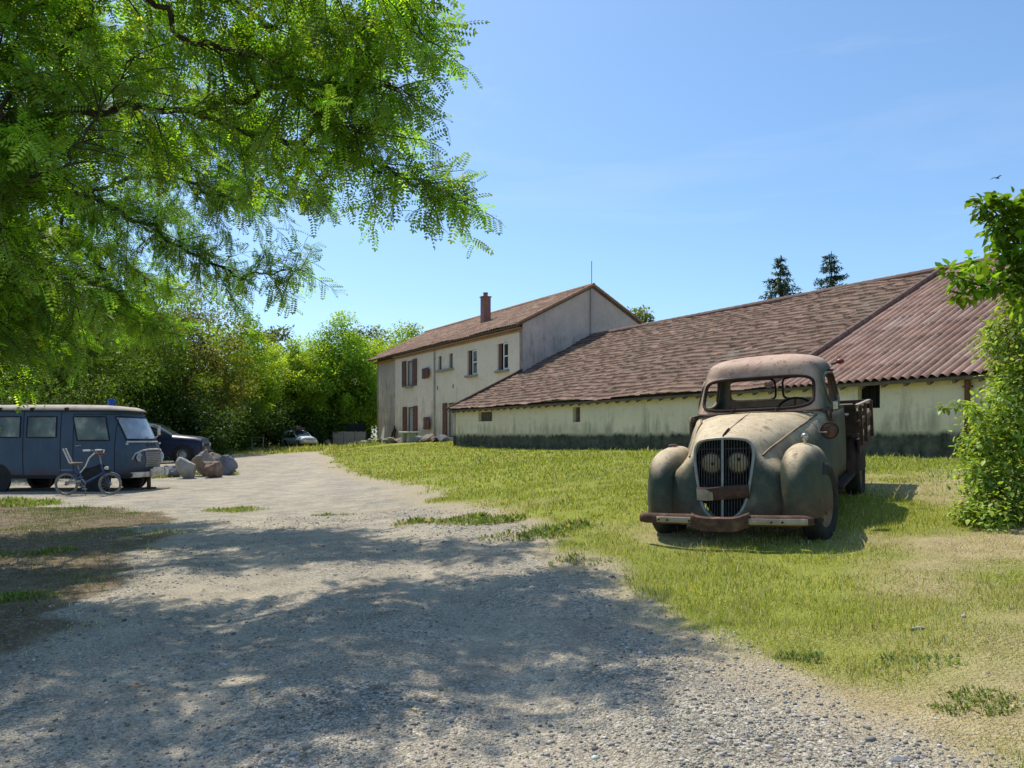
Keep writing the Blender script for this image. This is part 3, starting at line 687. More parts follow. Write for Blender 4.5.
for sx in (-1, 1):
    pts = []
    for i, th in zip(range(0, 8), (.235, .238, .25, .262, .275, .285, .295, .30)):
        r_ = sec_ring(i); tt = th if sx < 0 else 1 - th
        k = tt * (NT - 1); k0 = int(k); f = k - k0; p = [r_[k0][c] * (1 - f) + r_[min(k0 + 1, NT - 1)][c] * f for c in range(3)]
        pts.append((p[0] + sx * .004, p[1], p[2] + .004))
    mb = MB(); mb.tube(pts, .010, 6); obj('bonnet_bead', mb, T['paint'], truck, 60)
mb = MB(); mb.tube([(x, 0.66 + .10 * (x / .54)**2, 1.064 - .045 * abs(x / .58)**3.2) for x in np.linspace(-.54, .54, 15)], .006, 6); obj('bonnet_seam', mb, T['darkrust'], truck, 60)
for x in (-.20, .22):
    mb = MB(); mb.lathe([(.022, 0), (.016, .022), (.010, .04), (0, .042)], (x, .755, 1.058), 'z', 10); mb.tube([(x, .755, 1.088), (x + .05, .775, 1.11)], .005, 5); obj('wiper_pivot', mb, T['darkrust'], truck, 40)

# fenders
def fender(stn, cx_, sx, p=2.5, name='fender', mat=None, cut=None, tilt=.0):
    rings = []
    ys_ = [s_[0] for s_ in stn]; yy = ys_[0] + (ys_[-1] - ys_[0]) * np.concatenate([np.linspace(0, 1, 14)**2 * .36, np.linspace(.36, 1, 21)[1:]])
    from_ = lambda k, y: float(np.interp(y, ys_, [s_[k] for s_ in stn]))
    for y in yy:
        y_s = [y - .04, y, y + .04]; u_ = min(1, max(0, (y - ys_[0]) / .44)); f = (1 - (1 - u_)**2.7)**(1 / 2.7)
        zt = sum(from_(1, q) for q in y_s) / 3; a = sum(from_(2, q) for q in y_s) / 3; zb_ = from_(3, y); ring = []
        zt = zb_ + .10 + (zt - zb_ - .10) * f; ua = min(1, max(0, (y - ys_[0]) / .52)); a = max(.012, a * (1 - (1 - ua)**2.2)**(1 / 2.2))
        for k in range(33):
            x, z = arch(k / 32, a, zt, p, zb_)
            ring.append(dent((sx * (cx_ + x), y, z), .012))
        rings.append(ring)
    mb = MB(); mb.grid(rings); n_ = 33
    mb.f.append(tuple(range(n_))); mb.f.append(tuple(range(33 * n_ + n_ - 1, 33 * n_ - 1, -1)))
    # close the underside
    for i in range(33): mb.f.append((i * n_, (i + 1) * n_, (i + 1) * n_ + n_ - 1, i * n_ + n_ - 1))
    o = obj(name, mb, mat or T['paint'], truck)
    if cut: boolean_cut(o, [cut(sx)])
    o.data.shade_smooth(); o.data.set_sharp_from_angle(angle=R(48)); return o
st = [(-.54, .79, .178, .25), (-.43, .80, .183, .245), (-.32, .808, .185, .24), (-.16, .812, .188, .25), (.04, .815, .19, .27), (.24, .78, .188, .28), (.42, .70, .185, .29), (.60, .58, .16, .29), (.78, .46, .11, .29), (.92, .38, .05, .30)]
def wheelcut(sx):
    c = MB(); c.lathe([(0, -.22), (.405, -.22), (.405, .4), (0, .4)], (sx * .70, .0, .31), 'x', 36); return c
def rearcut(sx):
    c = MB(); c.lathe([(0, -.22), (.40, -.22), (.40, .4), (0, .4)], (sx * .74, 2.45, .31), 'x', 36); return c
for sx in (-1, 1):
    f = fender(st, .56, sx, p=2.8, cut=wheelcut)
    zt = .828
    mb = MB(); mb.tube([(sx * (.565 - .20), y, z) for y, z in ((-.42, .30), (-.40, .5), (-.33, .64), (-.2, .72), (0, .745), (.2, .72))], .007, 6); obj('fender_seam', mb, T['darkrust'], f, 60)
    # small chrome side lamp on each fender
    mb = MB(); mb.lathe([(.012, 0), (.013, .018), (.027, .03), (.030, .048), (.024, .070), (.008, .08), (0, .08)], (sx * .585, -.02 if sx > 0 else .02, zt - .005), 'z', 14)
    if sx > 0: obj('side_lamp', mb, T['chrome'], truck, 50)
    else:
        mb = MB(); mb.lathe([(.045, 0), (.04, .012), (.015, .016), (0, .016)], (sx * .575, .02, zt - .006), 'z', 12); obj('lamp_base', mb, T['rust'], truck, 50)
rst = [(1.98, .40, .05, .30), (2.03, .52, .10, .30), (2.15, .68, .12, .30), (2.3, .74, .13, .30), (2.45, .76, .13, .30), (2.62, .73, .13, .30), (2.8, .64, .12, .30), (2.95, .48, .09, .30), (3.0, .36, .05, .30)]
for sx in (-1, 1): fender(rst, .66, sx, name='rear_fender', mat=T['darkrust'], cut=rearcut)

# wheels
def wheel(sx, y, front, steer=0):
    t = MB(); t.lathe([(.205, -.055), (.25, -.078), (.30, -.080), (.328, -.062), (.338, -.03), (.338, .03), (.328, .062), (.30, .080), (.25, .078), (.205, .055)], (0, 0, 0), 'x', 36)
    piv = obj('wheel', MB().lathe([(.05, -.05), (.07, -.03), (.07, .03), (.05, .05)], (0, 0, 0), 'x', 12), T['rust'], truck, 40)
    piv.location = (sx * ((.67 if sx > 0 else .62) if front else .69), y, .318); piv.rotation_euler = (0, 0, steer)
    obj('tyre', t, T['tyre'], piv, 60)
    r = MB(); e = sx
    r.lathe([(.212, e * -.05), (.215, e * .058), (.20, e * .060), (.185, e * .030), (.165, e * .015), (.13, e * .030), (.09, e * .045), (.075, e * .062), (.05, e * .07), (0, e * .072)], (0, 0, 0), 'x', 36)
    for k in range(3):
        a = 2 * PI * k / 3 + .4; r.ball((e * .052, .055 * math.cos(a), .055 * math.sin(a)), (.014, .012, .012), 8, 5)
    obj('rim', r, T['rim'], piv, 50)
    h = MB(); h.lathe([(.018, e * .0), (.020, e * .026), (0, e * .026)], (0, 0, 0), 'x', 8); ho = obj('rim_hole', h, T['darkrust'], piv, 50)
    for k in range(8):
        a = 2 * PI * k / 8; q = ho if k == 0 else ho.copy()
        if k: col.objects.link(q); q.parent = piv
        q.location = (0, .155 * math.cos(a), .155 * math.sin(a))
    return piv
for sx in (-1, 1): wheel(sx, 0, True, -.12); wheel(sx, 2.45, False)

# bumper: rusty centre plate with a cream-stripped blade each side
def bumper_y(x): return -.70 + .10 * abs(x / .74)**2.2
for sx in (-1, 1):
    g = []
    for x in np.linspace(.185, .72 if sx > 0 else .69, 14):
        e = max(0, (x - .62) / .125); hgt = .042 * (1 - .55 * e * e); z0 = .262 + .012 * (1 - x / .7)
        g.append([(sx * x, bumper_y(x) + .03, z0 + hgt), (sx * x, bumper_y(x) + .004, z0 + hgt * .98), (sx * x, bumper_y(x) - .016, z0 + hgt * .5), (sx * x, bumper_y(x) - .014, z0 - hgt * .5), (sx * x, bumper_y(x), z0 - hgt), (sx * x, bumper_y(x) + .03, z0 - hgt)])
    mb = MB(); mb.grid(g); b = obj('bumper_blade', mb, T['rust'], truck, 50); m = b.modifiers.new('t', 'SOLIDIFY'); m.thickness = .008
    g = []
    for x in np.linspace(.20, .68 if sx > 0 else .52, 12): g.append([(sx * x, bumper_y(x) - .022, .262 + .012 * (1 - x / .7) + q) for q in (-.026, 0, .022)])
    mb = MB(); mb.grid(g); s_ = obj('cream_strip', mb, T['cream'], b, 50); m = s_.modifiers.new('t', 'SOLIDIFY'); m.thickness = .006
    mb = MB()
    for x in (.23, .42, .50):
        mb = MB(); mb.ball((sx * x, bumper_y(x) - .028, .262), (.009, .006, .009), 8, 5); obj('bolt_head', mb, T['darkrust'], b, 50)
mb = MB(); g = []
for x in np.linspace(-.215, .25, 15):
    dip = .045 * max(0, 1 - (x / .235)**4)
    g.append([(x, bumper_y(x) + .02, .335 - dip * .9), (x, bumper_y(x) - .030, .328 - dip * .9), (x, bumper_y(x) - .034, .27), (x, bumper_y(x) - .02, .225 - dip), (x, bumper_y(x) + .02, .215 - dip)])
mb.grid(g); o = obj('bumper_plate', mb, T['rust'], truck, 50); m = o.modifiers.new('t', 'SOLIDIFY'); m.thickness = .012
mb = MB()
mb.box((-.36, 1.65, .34), (.08, 3.7, .11)); mb.box((.36, 1.65, .34), (.08, 3.7, .11))
for y in (.3, .9, 2.0, 3.3): mb.box((0, y, .345), (.64, .07, .08))
mb.tube([(-.6, 0, .318), (.6, 0, .318)], .03, 8); mb.tube([(-.62, 2.45, .318), (.62, 2.45, .318)], .045, 8); mb.ball((0, 2.45, .32), (.13, .13, .13))
obj('chassis', mb, T['darkrust'], truck)
mb = MB(); mb.box((0, .3, .55), (.42, .9, .4)); obj('engine', mb, T['darkrust'], truck)

# cab: lower doors and back, then a continuous upper shell with window openings
def side_x(z): return .676 - .012 * ((z - .75) / .4)**2
CZ0, CZ1 = 1.055, 1.415
def hw(q): return .655 - .065 * q
def fy0(q): return .79 + .22 * q
def by0(q): return 2.07 - .035 * q
YC = 1.5
def shell(t, q, k=1.0):
    c, s_ = math.cos(t), math.sin(t); x = ssgn(c, .36) * hw(q) * k
    y = YC + (ssgn(s_, .42) * (by0(q) - YC) if s_ > 0 else ssgn(s_, .50) * (YC - fy0(q))) * k
    return x, y, CZ0 + (CZ1 - CZ0) * q
def front_pt(x, q, off=0):
    """point on the windscreen side of the shell at lateral x"""
    cc = min(1, abs(x) / hw(q))**(1 / .36); s_ = math.sqrt(max(0, 1 - cc * cc)); return (x, YC - (s_**.50) * (YC - fy0(q)) - off, CZ0 + (CZ1 - CZ0) * q)
def rear_pt(x, q, off=0):
    cc = min(1, abs(x) / hw(q))**(1 / .36); s_ = math.sqrt(max(0, 1 - cc * cc)); return (x, YC + (s_**.42) * (by0(q) - YC) + off, CZ0 + (CZ1 - CZ0) * q)
def side_pt(y, q, sg, off=0):
    r_ = (y - YC) / (by0(q) - YC) if y > YC else (YC - y) / (YC - fy0(q)); s_ = min(1, abs(r_))**(1 / (.42 if y > YC else .50)); c = math.sqrt(max(0, 1 - s_ * s_))
    return (sg * (hw(q) * c**.36 + off), y, CZ0 + (CZ1 - CZ0) * q)
WSX, WSQ = .535, (.08, .94)
def inside_round(u, v, p=5): return abs(u)**p + abs(v)**p < 1
def opening(x, y, q):
    qm = (q - .5 * (WSQ[0] + WSQ[1])) / (.5 * (WSQ[1] - WSQ[0]))
    if y < 1.45 and abs(x) < .60 and inside_round(x / (WSX - .018 * q), qm): return True
    if abs(x) > .5 and inside_round((y - (1.44 + .05 * q)) / (.37 - .06 * q), (q - .53) / .42, 4): return True
    if y > 1.85 and abs(x) < .56 and inside_round((abs(x) - .285) / .245, (q - .56) / .33, 6): return True
    return False
NQ, NTH = 26, 260
SH = [[shell(2 * PI * k / NTH, i / (NQ - 1)) for k in range(NTH)] for i in range(NQ)]
RO = [(.992, .018), (.978, .045), (.955, .078), (.92, .108), (.87, .135), (.80, .156), (.70, .174), (.55, .190), (.36, .200), (.18, .204), (.01, .205)]
DOME = [[(x * rho * (1 if rho < .97 else 1), YC + .05 * (1 - rho) + (y - YC) * rho, CZ1 + hh) for x, y, z in SH[-1]] for rho, hh in RO]
ALLR = SH + DOME
mb = MB(); mb.v = [dent(p, .004) for r_ in ALLR for p in r_]
for i in range(len(ALLR) - 1):
    for k in range(NTH):
        k2 = (k + 1) % NTH; a, b = ALLR[i][k], ALLR[i + 1][k2]
        if i < NQ - 1 and opening((a[0] + b[0]) / 2, (a[1] + b[1]) / 2, (i + .5) / (NQ - 1)): continue
        mb.f.append((i * NTH + k, i * NTH + k2, (i + 1) * NTH + k2, (i + 1) * NTH + k))
rf = obj('cab_shell', mb, T['cab'], truck, 70); m = rf.modifiers.new('t', 'SOLIDIFY'); m.thickness = .022; m.offset = -1
mb = MB(); mb.tube([(x * 1.01, y, CZ1 + .004) for k, (x, y, z) in enumerate(SH[-1]) if y > 1.36][::4], .012, 6); obj('gutter', mb, T['darkrust'], rf, 60)
def loop(fn, cx0, hx_, qc, hq, p=5, n=64): return [fn(cx0 + ssgn(math.cos(2 * PI * k / n), 2 / p) * hx_, qc + ssgn(math.sin(2 * PI * k / n), 2 / p) * hq) for k in range(n)]
wq = ((WSQ[0] + WSQ[1]) / 2, (WSQ[1] - WSQ[0]) / 2)
mb = MB(); mb.tube([front_pt(x, q, .004) for x, q in loop(lambda x, q: (x * (1 - .033 * q), q), 0, WSX, *wq)], .015, 8, closed=True); obj('windscreen_frame', mb, T['darkrust'], truck, 60)
for sg in (-1, 1):
    mb = MB(); mb.tube([rear_pt(x, q, .0) for x, q in loop(lambda x, q: (x, q), sg * .285, .245, .56, .33, 6)], .012, 6, closed=True); obj('rear_window_frame', mb, T['darkrust'], truck, 60)
for sx in (-1, 1):
    g = [[(sx * (side_x(z) + .004 - .01 * max(0, (1.1 - y) / .2)), y, z) for y in np.linspace(.95, 1.90, 10)] for z in np.linspace(.36, 1.03, 9)]
    mb = MB(); mb.grid(g); d = obj('door', mb, T['paint'], truck, 60); m = d.modifiers.new('t', 'SOLIDIFY'); m.thickness = .03; m.offset = -1 if sx > 0 else 1
    bd = border_(g); mb = MB(); mb.tube([(p[0] + sx * .002, p[1], p[2]) for p in bd], .0055, 5, closed=True); obj('door_gap', mb, T['darkrust'], d, 60)
    mb = MB(); mb.tube([(sx * .69, 1.80, .95), (sx * .72, 1.80, .95), (sx * .72, 1.69, .945)], .010, 6); obj('door_handle', mb, T['chrome'], d, 40)
    mb = MB(); mb.tube([side_pt(y, q, sx, .002) for y, q in loop(lambda y, q: (1.44 + .05 * q + (y - 1.44) * (1 - .16 * q), q), 1.44, .37, .53, .42, 4)], .014, 6, closed=True); obj('window_frame', mb, T['paint'], d, 60)
    mb = MB(); mb.box((sx * .69, 1.35, .315), (.14, 1.0, .035)); mb.box((sx * .63, 1.35, .37), (.02, 1.0, .10)); obj('running_board', mb, T['darkrust'], truck, bevel=.01)
    for z in (.5, .93):
        mb = MB(); mb.tube([(sx * .68, .945, z - .03), (sx * .68, .945, z + .03)], .012, 8); obj('hinge', mb, T['paint'], d, 40)
    g = [[(sx * (side_x(z) + .004 - .05 * max(0, (y - 1.93) / .13)**2), y, z) for y in np.linspace(1.908, 2.06, 6)] for z in np.linspace(.36, 1.03, 9)]
    mb = MB(); mb.grid(g); obj('rear_quarter', mb, T['paint'], truck, 60)
mb = MB(); mb.grid([[(x, 2.07 - .02 * abs(x / .62)**6, z) for z in (.36, .6, .8, 1.03)] for x in np.linspace(-.62, .62, 13)]); o = obj('cab_back', mb, T['darkrust'], truck, 60); m = o.modifiers.new('t', 'SOLIDIFY'); m.thickness = .02
# inside
mb = MB(); mb.box((0, 1.0, .93), (1.2, .12, .14)); obj('dashboard', mb, T['darkrust'], truck, bevel=.02)
mb = MB(); mb.box((0, 1.85, .55), (1.15, .45, .2)); mb.box((0, 1.98, .80), (1.15, .12, .42), (-.15, 0, 0)); obj('seat', mb, T['seat'], truck, bevel=.04)
mb = MB(); mb.box((0, 1.6, .36), (1.26, .9, .03)); obj('cab_floor', mb, T['darkrust'], truck)
mb = MB(); rot = Matrix.Rotation(R(-32), 3, 'X')
mb.tube([tuple(rot @ Vector((.19 * math.cos(a), 0, .19 * math.sin(a))) + Vector((.27, 1.36, 1.0))) for a in np.linspace(0, 2 * PI, 29)[:-1]], .012, 6, closed=True)
mb.tube([(.27, 1.36, 1.0), (.27, 1.12, .87)], .018, 8)
for a in (PI / 2, PI * 7 / 6, -PI / 6): mb.tube([(.27, 1.36, 1.0), tuple(rot @ Vector((.19 * math.cos(a), 0, .19 * math.sin(a))) + Vector((.27, 1.36, 1.0)))], .007, 5)
obj('steering_wheel', mb, T['seat'], truck, 60)
# mirrors, bracket lamp, signal lamps
mb = MB(); mb.tube([(.60, .56, .97), (.62, .50, .87), (.68, .54, .86)], .009, 6)
sp = obj('lamp_bracket', mb, T['trim'], truck, 60)
mb = MB(); mb.lathe([(0, -.018), (.045, -.014), (.068, 0), (.075, .012), (.06, .045), (.03, .07), (0, .075)], (.70, .58, .875), 'y', 24); o = obj('round_lamp', mb, T['rust'], sp, 50)
mb = MB(); mb.tube([(.70 + .072 * math.cos(a), .585, .875 + .072 * math.sin(a)) for a in np.linspace(0, 2 * PI, 25)[:-1]], .008, 6, closed=True); obj('lamp_rim', mb, T['darkrust'], sp, 60)
mb = MB(); mb.tube([(.665, 1.02, 1.0), (.70, 1.0, 1.05)], .007, 5); mb.box((.705, .995, 1.08), (.045, .02, .07), (0, 0, .3)); obj('door_mirror', mb, T['chrome'], truck, bevel=.008)
for sx in (-1, 1):
    mb = MB(); mb.tube([(sx * .57, 1.9, 1.48), (sx * .64, 1.89, 1.50)], .010, 6); a_ = obj('lamp_arm', mb, T['darkrust'], truck)
    mb = MB(); mb.ball((sx * .66, 1.885, 1.505), (.042, .03, .028), 12, 8); obj('signal_lamp', mb, T['redlens'], a_, 60)

# bed
mb = MB()
for i in range(9): mb.box((-.64 + i * .16, 2.86, .70), (.155, 1.44, .035))
obj('bed_floor', mb, T['wood'], truck)
mb = MB(); mb.box((0, 2.17, .86), (1.52, .035, .28)); mb.box((0, 2.15, 1.01), (1.52, .05, .05))
obj('headboard', mb, T['wood'], truck, bevel=.006)
for sx in (-1, 1):
    mb = MB(); mb.box((sx * .765, 2.86, .78), (.03, 1.38, .12)); mb.box((sx * .765, 2.86, .575), (.028, 1.36, .16))
    sb = obj('side_board', mb, T['wood'], truck, bevel=.006)
    mb = MB(); mb.box((sx * .765, 2.86, 1.012), (.045, 1.42, .04)); obj('top_rail', mb, T['palewood'], sb, bevel=.006)
    mb = MB(); mb.box((sx * .782, 2.86, .845), (.03, 1.40, .07), (.03, 0, 0)); obj('middle_rail', mb, T['rust'], sb, bevel=.006)
    for y in (2.24, 2.75, 3.48):
        mb = MB(); mb.box((sx * .795, y, .80), (.035, .06, .44)); obj('bed_post', mb, T['rust'], sb)
mb = MB(); mb.box((0, 3.56, .80), (1.42, .03, .18)); mb.box((0, 3.56, 1.012), (1.52, .04, .04)); mb.box((-.6, 3.56, .9), (.04, .03, .2)); mb.box((.6, 3.56, .9), (.04, .03, .2)); obj('tailgate', mb, T['wood'], truck, bevel=.006)
# ------------------------------------------------------------------ parked vehicles on the left
def carpaint(name, c1, c2, rust=(.14, .06, .03), amt=.5, rough=.4):
    n = N(name); v = n.coord('Object'); g = n.n('NewGeometry')
    b = n.noise(v, 1.8, 6, .7); st = n.noise(n.coord('Object', (6, 6, .7)), 1.5, 5, .65); z = n.sep(v)[2]
    c = n.mix(n.ramp(b, [(.3, 0), (.7, 1)]), c1, c2)
    lo = n.ramp(n.math('ADD', z, n.math('MULTIPLY', n.math('SUBTRACT', st, .5), .8)), [(.35, 1), (.62, 0)])
    c = n.mix(n.math('MULTIPLY', lo, amt), c, rust)
    c = n.mix(n.math('MULTIPLY', n.ramp(st, [(.58, 0), (.75, 1)]), amt * .6), c, tuple(min(.7, x * 1.7 + .03) for x in c1))
    return n.bsdf(c, n.ramp(b, [(.3, rough), (.7, min(1, rough + .25))]), 0, n.bump(n.noise(v, 30, 3), .06, .01), .4)
VM = {}
VM['blue'] = carpaint('faded_blue_van_paint', (.036, .062, .094), (.070, .110, .155), amt=.75, rough=.5)
VM['beige'] = mottled('chalky_beige_roof', (.30, .24, .185), (.44, .365, .29), 3, .8, .1, (.50, .43, .36))
VM['win'] = N('see_through_light_window')
_n = VM['win']; _v = _n.coord('Object')
VM['win'] = _n.bsdf(_n.ramp(_n.noise(_v, 2.2, 4), [(.35, (.03, .04, .026)), (.55, (.12, .135, .09)), (.7, (.30, .30, .22))]), .12, 0, None, .6)  # pale green patches paint in the light seen through the panes
_n = N('hazy_windscreen'); _v = _n.coord('Object')
VM['screen'] = _n.bsdf(_n.ramp(_n.noise(_v, 2.5, 5), [(.3, (.14, .17, .20)), (.6, (.33, .37, .42)), (.75, (.46, .50, .55))]), .10, 0, None, .8)
VM['white'] = mottled('rusty_white_bumper', (.30, .19, .12), (.58, .54, .47), 8, .6, .1, (.66, .63, .57))
VM['grille'] = mottled('dusty_grille', (.14, .12, .09), (.26, .23, .18), 20, .7, .2)
VM['beacon'] = glassmat('blue_beacon_plastic', (.015, .06, .32), .2, .5)
VM['navy'] = carpaint('navy_car_paint', (.008, .010, .032), (.014, .017, .05), amt=.12, rough=.22)
VM['pale'] = carpaint('pale_blue_car_paint', (.40, .49, .55), (.52, .58, .61), amt=.55, rough=.5)
VM['glass'] = glassmat('car_window_glass', (.03, .04, .045), .05, .6)
VM['black'] = mottled('black_trim', (.012, .012, .012), (.025, .025, .025), 8, .7, .1)
VM['alloy'] = mottled('grey_wheel', (.22, .22, .22), (.42, .42, .41), 10, .5, .1, metal=.4)

class Hull:
    """body by stacked plan slices: (z, half width, front reach, rear reach)"""
    def __init__(s, sl, a=2.8, b=8): s.sl = sl; s.a = a; s.b = b
    def at(s, z): zz = [q[0] for q in s.sl]; return [float(np.interp(z, zz, [q[k] for q in s.sl])) for k in (1, 2, 3)]
    def sx(s, y, z):
        w_, f, r = s.at(z); q = abs(y / (f if y < 0 else r)); return w_ * max(0, 1 - q**s.b)**(1 / s.a)
    def fy(s, x, z, front=True):
        w_, f, r = s.at(z); q = abs(x / w_); v = (f if front else r) * max(0, 1 - q**s.a)**(1 / s.b); return -v if front else v
    def ring(s, z, n=88):
        w_, f, r = s.at(z); out = []
        for k in range(n):
            t = 2 * PI * k / n; c, sn = math.cos(t), math.sin(t)
            out.append((ssgn(c, 2 / s.a) * w_, ssgn(sn, 2 / s.b) * (r if sn > 0 else f), z))
        return out
    def body(s, zs): return MB().grid([s.ring(z) for z in zs], cv=True)
    def side(s, sg, y0, y1, z0, z1, off=.006, lean=0, nu=8, nv=4):
        return [[(sg * (s.sx(y + lean * (z - z0), z) + off), y + lean * (z - z0), z) for z in np.linspace(z0, z1, nv)] for y in np.linspace(y0, y1, nu)]
    def front(s, x0, x1, z0, z1, off=.006, nu=12, nv=5, frontside=True):
        sg = -1 if frontside else 1
        return [[(x, s.fy(x, z, frontside) + sg * off, z) for z in np.linspace(z0, z1, nv)] for x in np.linspace(x0, x1, nu)]
def border(g): return [r for r in g[0][:]] + [g[i][-1] for i in range(1, len(g))] + g[-1][::-1][1:] + [g[i][0] for i in range(len(g) - 2, 0, -1)]
def road_wheel(root, x, y, r=.31, wd=.16, sg=-1, rimmat=None, sunk=.0):
    t = MB(); t.lathe([(r * .62, -wd / 2), (r * .9, -wd / 2), (r, -wd * .3), (r, wd * .3), (r * .9, wd / 2), (r * .62, wd / 2)], (0, 0, 0), 'x', 28)
    hub = obj('wheel', MB().lathe([(.04, -.04), (.06, 0), (.04, .04)], (0, 0, 0), 'x', 10), VM['black'], root, 40); hub.location = (x, y, r - sunk)
    obj('tyre', t, T['tyre'], hub, 60)
    m_ = MB(); m_.lathe([(r * .63, -sg * wd * .4), (r * .63, sg * wd * .48), (r * .52, sg * wd * .25), (r * .3, sg * wd * .42), (r * .12, sg * wd * .5), (0, sg * wd * .5)], (0, 0, 0), 'x', 24)
    obj('rim', m_, rimmat or VM['alloy'], hub, 50)

vz_ = gh(-10.9, 18.0)
van = thing('delivery_van', 'old faded blue panel van with beige roof and blue beacon', 'van', (-10.92, 18.2, vz_ - .05), R(90))
H = Hull([(.36, .84, 2.04, 2.06), (.5, .875, 2.13, 2.12), (.75, .89, 2.17, 2.15), (1.08, .89, 2.13, 2.15), (1.24, .885, 2.05, 2.15), (1.5, .868, 1.93, 2.13), (1.8, .84, 1.79, 2.09), (1.93, .825, 1.71, 2.06)])
obj('body', H.body([.36, .42, .5, .62, .75, .9, 1.08, 1.17, 1.24, 1.37, 1.5, 1.65, 1.8, 1.93]), VM['blue'], van, 60)
mb = MB(); g = []
for sc_, z in ((1.0, 1.925), (1.045, 1.935), (1.045, 1.965), (1.01, 2.01), (.93, 2.055), (.75, 2.085), (.45, 2.10), (0.01, 2.105)):
    r_ = H.ring(1.93); g.append([(x * sc_, y * (sc_ if sc_ > .9 else sc_) - .0, z) for x, y, _ in r_])
mb.grid(g, cv=True); rf = obj('roof', mb, VM['beige'], van, 60)
mb = MB(); mb.tube([(x * 1.05, y * 1.047, 1.938) for x, y, _ in H.ring(1.93, 60)], .016, 6, closed=True); obj('gutter', mb, VM['black'], rf, 60)
for y in (-.55, .25, 1.0):
    for sx in (-1, 1):
        mb = MB(); mb.box((sx * .845, y, 1.985), (.06, .09, .06), (0, sx * .4, 0)); obj('roof_clip', mb, T['darkrust'], rf, bevel=.01)
mb = MB(); mb.lathe([(.11, 2.085), (.11, 2.115), (.085, 2.12), (.088, 2.20), (.07, 2.245), (0, 2.255)], (-.15, -1.22, 0), 'z', 18); obj('beacon', mb, VM['beacon'], van, 50)
def lines(paths, r, mat, name, par): 
    mb = MB()
    for p in paths: mb.tube(p, r, 5)
    return obj(name, mb, mat, par, 60)
for sg in (-1, 1):
    # cab door with window, two rear panes, seams
    dg_ = H.side(sg, -1.66, -.72, .48, 1.86, .003, 0, 12, 12)
    mb = MB(); mb.grid(dg_); d = obj('door', mb, VM['blue'], van, 60)
    lines([border(dg_)], .008, VM['black'], 'door_seam', d)
    wg = H.side(sg, -1.55, -.82, 1.25, 1.80, .010, .22); mb = MB(); mb.grid(wg); wn = obj('window', mb, VM['win'], d, 60)
    mb = MB(); mb.tube(border(wg), .016, 6, closed=True); obj('frame', mb, VM['black'], wn, 60)
    mb = MB(); mb.tube([(sg * (H.sx(-.80, 1.12) + .03), -.80, 1.12), (sg * (H.sx(-.80, 1.12) + .035), -.94, 1.13)], .014, 6); obj('handle', mb, T['chrome'], d, 40)
    for y0, y1 in ((-.32, .36), (.52, 1.14), (1.26, 1.86)):
        wg = H.side(sg, y0, y1, 1.32, 1.80, .008); mb = MB(); mb.grid(wg); wn = obj('window', mb, VM['win'], van, 60)
        mb = MB(); mb.tube(border(wg), .015, 6, closed=True); obj('frame', mb, VM['black'], wn, 60)
    lines([[(sg * (H.sx(y, z) + .002), y, z) for z in np.linspace(.45, 1.92, 12)] for y in (-.42, .45, 1.2)], .008, VM['black'], 'panel_seams', van)
    mb = MB(); mb.box((sg * .86, -.1, .40), (.05, 3.9, .07)); obj('sill', mb, VM['black'], van)
    for y in (-1.22, 1.12):
        mb = MB(); mb.lathe([(0, -.02), (.37, -.02), (.385, .012), (0, .013)] if sg > 0 else [(0, .02), (.37, .02), (.385, -.012), (0, -.013)], (sg * (H.sx(y, .5) + .0), y, .36), 'x', 30)
        obj('dark_wheel_well_disc', mb, VM['black'], van, 50)  # flat black disc stands in for the shade inside the wheel well
        road_wheel(van, sg * .80, y, .31, .17, sg, VM['black'], .02)
wg = H.front(-.70, .70, 1.27, 1.80, .010, 16, 6); mb = MB(); mb.grid(wg); wn = obj('windscreen', mb, VM['screen'], van, 60)
mb = MB(); mb.tube(border(wg), .020, 6, closed=True); obj('frame', mb, VM['black'], wn, 60)
mb = MB()
for x in (-.28, .22): mb.tube([(x, H.fy(x, 1.26) - .03, 1.26), (x + .16, H.fy(x + .16, 1.33) - .03, 1.31), (x + .30, H.fy(x + .3, 1.36) - .03, 1.33)], .008, 5)
obj('wiper', mb, VM['black'], wn)
mb = MB(); mb.grid(H.front(-.72, .72, 1.20, 1.235, .022, 14, 3)); obj('scuttle_trim', mb, VM['white'], van, 60)
wg = H.front(-.36, .36, .60, .98, .012, 10, 5); mb = MB(); mb.grid(wg); gr_ = obj('grille', mb, VM['grille'], van, 60)
mb = MB()
for z in np.linspace(.64, .95, 8): mb.tube([(x, H.fy(x, z) - .018, z) for x in np.linspace(-.35, .35, 7)], .008, 5)
obj('bars', mb, VM['alloy'], gr_, 60)
mb = MB(); mb.tube([(x, H.fy(x, z) - .02, z) for x, z in [(-.70, .80), (-.64, .93), (-.45, 1.01), (-.2, 1.03), (.2, 1.03), (.45, 1.01), (.64, .93), (.70, .80)]], .022, 6); obj('brow_trim', mb, VM['white'], gr_, 60)
for k in (-1, 0, 1):
    mb = MB(); mb.grid(H.front(k * .17 - .055, k * .17 + .055, 1.09, 1.17, .010, 4, 3)); obj('air_slot', mb, VM['black'], van)
for sg in (-1, 1):
    mb = MB(); yy = H.fy(.56, .84) - .02
    mb.lathe([(0, -.03), (.05, -.025), (.09, -.005), (.095, .02)], (sg * .56, yy, .84), 'y', 20); h_ = obj('headlamp', mb, VM['screen'], van, 50)
    mb = MB(); mb.tube([(sg * .56 + .1 * math.cos(a), yy, .84 + .1 * math.sin(a)) for a in np.linspace(0, 2 * PI, 21)[:-1]], .014, 6, closed=True); obj('rim', mb, T['chrome'], h_, 60)
    mb = MB(); mb.ball((sg * .80, -1.93, 1.17), (.035, .03, .03), 10, 6); obj('indicator', mb, VM['white'], van, 60)
mb = MB(); g = []
